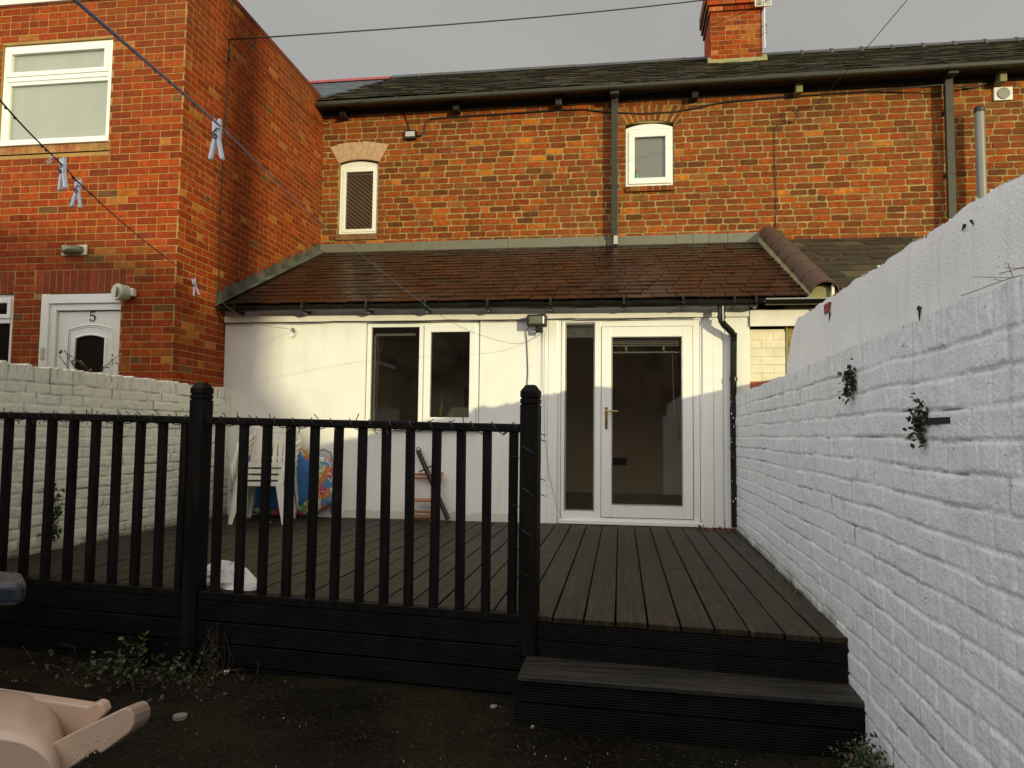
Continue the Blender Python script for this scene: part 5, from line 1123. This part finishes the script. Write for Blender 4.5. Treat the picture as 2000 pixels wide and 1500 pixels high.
m = MB(); m.tube([(.93, 3.05, GZ), (.93, 3.05, GZ + .03), (.93, 3.05, GZ + .05)], [.05, .05, .02], 14); tag(m.build('red_plastic_toy', M['red_plastic'], smooth=True), 'red plastic object just showing at the bottom edge near the wall', 'toy')

# ================================================================== FOREGROUND PLASTIC OBJECTS
def superell(m, c, hx, hy, hz, n=3.2, U=36, Vn=20, taper=0):
    b = len(m.v)
    for j in range(Vn + 1):
        ph = -math.pi / 2 + math.pi * j / Vn
        for i in range(U):
            th = 2 * math.pi * i / U
            def sp(v, e): return math.copysign(abs(v) ** e, v)
            e = 2 / n; z = sp(math.sin(ph), e); k = 1 - taper * (z + 1) / 2
            m.v.append((c[0] + hx * k * sp(math.cos(ph), e) * sp(math.cos(th), e), c[1] + hy * k * sp(math.cos(ph), e) * sp(math.sin(th), e), c[2] + hz * z)); m.c.append((1, 1, 1))
    for j in range(Vn):
        for i in range(U): m.f.append((b + j * U + i, b + j * U + (i + 1) % U, b + (j + 1) * U + (i + 1) % U, b + (j + 1) * U + i)); m.m.append(0)
    return m
toy = thing('plastic_garden_toy', 'wet beige-pink moulded plastic garden toy with a blunt rounded arm at bottom left', 'toy', (-1.9, 2.0, GZ))
pr_ = catm([(x, 0, z) for x, z in ((-2.6, .125), (-2.1, .124), (-1.741, .120), (-1.60, .114), (-1.545, .102), (-1.505, .084), (-1.475, .058), (-1.455, .022), (-1.445, -.03), (-1.44, -.2), (-1.44, GZ))], 5)
m = MB()
for k_ in range(9):
    t_ = k_ / 8; e_ = .022 * (1 - min(1, t_ * 4)) ** 2 + .03 * max(0, t_ - .8) * 5 * max(0, t_ - .8) * 5
    for p in pr_: m.v.append((p.x - .24 * t_ - e_ * min(1, max(0, (.118 - p.z) / .09)), 1.84 + .30 * t_, p.z + .016 * t_ - e_ * min(1, max(0, (p.z + .08) / .17)))); m.c.append((1, 1, 1))
n_ = len(pr_)
for k_ in range(8):
    for q_ in range(n_ - 1): m.f.append((k_ * n_ + q_, k_ * n_ + q_ + 1, (k_ + 1) * n_ + q_ + 1, (k_ + 1) * n_ + q_)); m.m.append(0)
m.f.append(tuple(range(n_ - 1, -1, -1)) + ()); m.m.append(0)
b_ = len(m.v); m.v += [(-2.6, 1.84, GZ), (-2.84, 2.14, GZ)]; m.c += [(1, 1, 1)] * 2; m.f[-1] = m.f[-1] + (b_,); m.f.append(tuple(8 * n_ + q_ for q_ in range(n_)) + (b_ + 1,)); m.m.append(0)
bo_ = m.build('body', M['toy'], toy, smooth=True); bo_.data.polygons[-1].use_smooth = False; bo_.data.polygons[-2].use_smooth = False
prof = [(-1.66, .00), (-1.50, .088), (-1.335, .172), (-1.318, .178), (-1.303, .173), (-1.294, .157), (-1.293, .135), (-1.302, .118), (-1.315, .105), (-1.383, .055), (-1.391, .052), (-1.397, .060), (-1.407, .057), (-1.46, .018), (-1.56, -.04), (-1.70, -.10)]
m = MB(); m.prism([(x, 1.90, z) for x, z in prof], (-.085, .20, -.055)); m.build('arm', M['toy'], toy, bevel=.008, seg=3)
m = MB(); m.prism([(-2.0, 2.07, .135), (-1.60, 2.07, .108), (-1.56, 2.07, .105), (-1.535, 2.07, .118), (-1.515, 2.07, .112), (-1.505, 2.07, .09), (-1.56, 2.07, .03), (-1.70, 2.07, -.05), (-2.0, 2.07, -.1)], (0, .035, .004)); m.build('flange', M['toy'], toy, bevel=.006, seg=3)
m = MB(); superell(m, (-1.60, 1.90, -.13), .10, .05, .09, 2.6, U=28, Vn=16); m.build('lower_lip', M['toy'], toy, smooth=True)
random.seed(61); m = MB()
for k in range(46):
    t_ = random.random(); u_ = random.random(); superell(m, (-1.50 + .185 * t_ - .08 * u_, 1.90 + .19 * u_, .0875 + .088 * t_ - .052 * u_ + .001), .0028, .0028, .0018, 2, 6, 4)
for k in range(30): superell(m, (random.uniform(-1.52, -1.31), 1.899, 0) if False else (-1.48 + .16 * (v_ := random.random()), 1.8995, .06 + .085 * v_ - random.uniform(0, .05)), .0022, .0012, .0028, 2, 6, 4)
tag(m.build('water_drops', mat('water', (.46, .35, .28), .04, 0, spec=1), toy, smooth=True), kind='stuff')
t = thing('wheelie_bin', 'glossy dark blue rounded plastic lid edge poking in at the left edge', 'bin', (-2.2, 2.0, GZ))
m = MB(); m.prism([(-2.6, 1.80, .41), (-1.80, 1.955, .41), (-1.735, 1.985, .41), (-1.74, 2.02, .41), (-1.86, 2.14, .41), (-2.6, 2.25, .41)], (0, 0, .065)); m.build('lid', M['bin'], t, bevel=.025, seg=4); m = MB(); m.box(-2.62, -2.10, 1.86, 2.16, GZ + .01, .404); m.build('body', M['bin'], t, bevel=.02)

# ================================================================== BEHIND THE CAMERA (reflected in the glass, throws the soft shadows)
op = thing('opposite_terrace', 'dark brick terraced row on the other side of the lane, reflected in the door glass', 'house', (0, -24, 0))
OY = -24.0
m = MB(); m.box(-30, 20.6, OY - 7, OY, GZ, 7.2); m.build('wall', mat('far_brick', (.16, .07, .04), .9, .3), op)
m = MB(); m.add([(-30, OY + .2, 7.1), (22.2, OY + .2, 6.35), (-30, OY - 3, 8.95), (18.4, OY - .3, 8.75), (20.2, OY - .2, 8.25), (21.1, OY, 7.7), (-30, OY - 7.2, 7.0), (21.9, OY - 5, 6.5)], [(0, 1, 5, 4, 3, 2), (2, 3, 4, 5, 7, 6), (0, 2, 6), (1, 7, 5), (0, 6, 7, 1)]); m.build('roof', M['slate'], op)
for x in (-16, -12, -8.5, -5, -2, 1.5, 5, 8.5, 12):
    for z0, h_ in ((1.2, 1.4), (4.3, 1.3)):
        m = MB(); ring(m, x - .6, x + .6, z0, z0 + h_, OY + .02, OY + .1, .10); w_ = m.build('window', M['gutter_grey'], op); part('pane', M['cable'], w_, (x - .5, x + .5, OY + .04, OY + .07, z0 + .11, z0 + h_ - .11))
m = MB(); m.tube([(21.25, OY, GZ), (21.25, OY, 6), (21.25, OY, 14)], [.30, .27, .25], 14); tag(m.build('telegraph_pole', M['dark_wood']), 'tall wooden pole in the lane whose soft shadow falls on the red brick side wall', 'pole')

oh = thing('sky_blocker', 'unseen brick block added beyond the left edge to shade the red brick front', 'sky_blocker', (-7, 2, GZ))  # unseen block added to cut the sky light around door 5
m = MB(); m.box(-9, -5.62, -2, 5.1, GZ, 2.5); m.build('wall', M['mortar_red'], oh)
m = MB(); m.prism([(-9.1, -2.1, 2.5), (-5.55, -2.1, 2.5), (-5.55, -2.1, 2.58), (-9.1, -2.1, 3.0)], (0, 7.3, 0)); m.build('roof', M['slate'], oh)
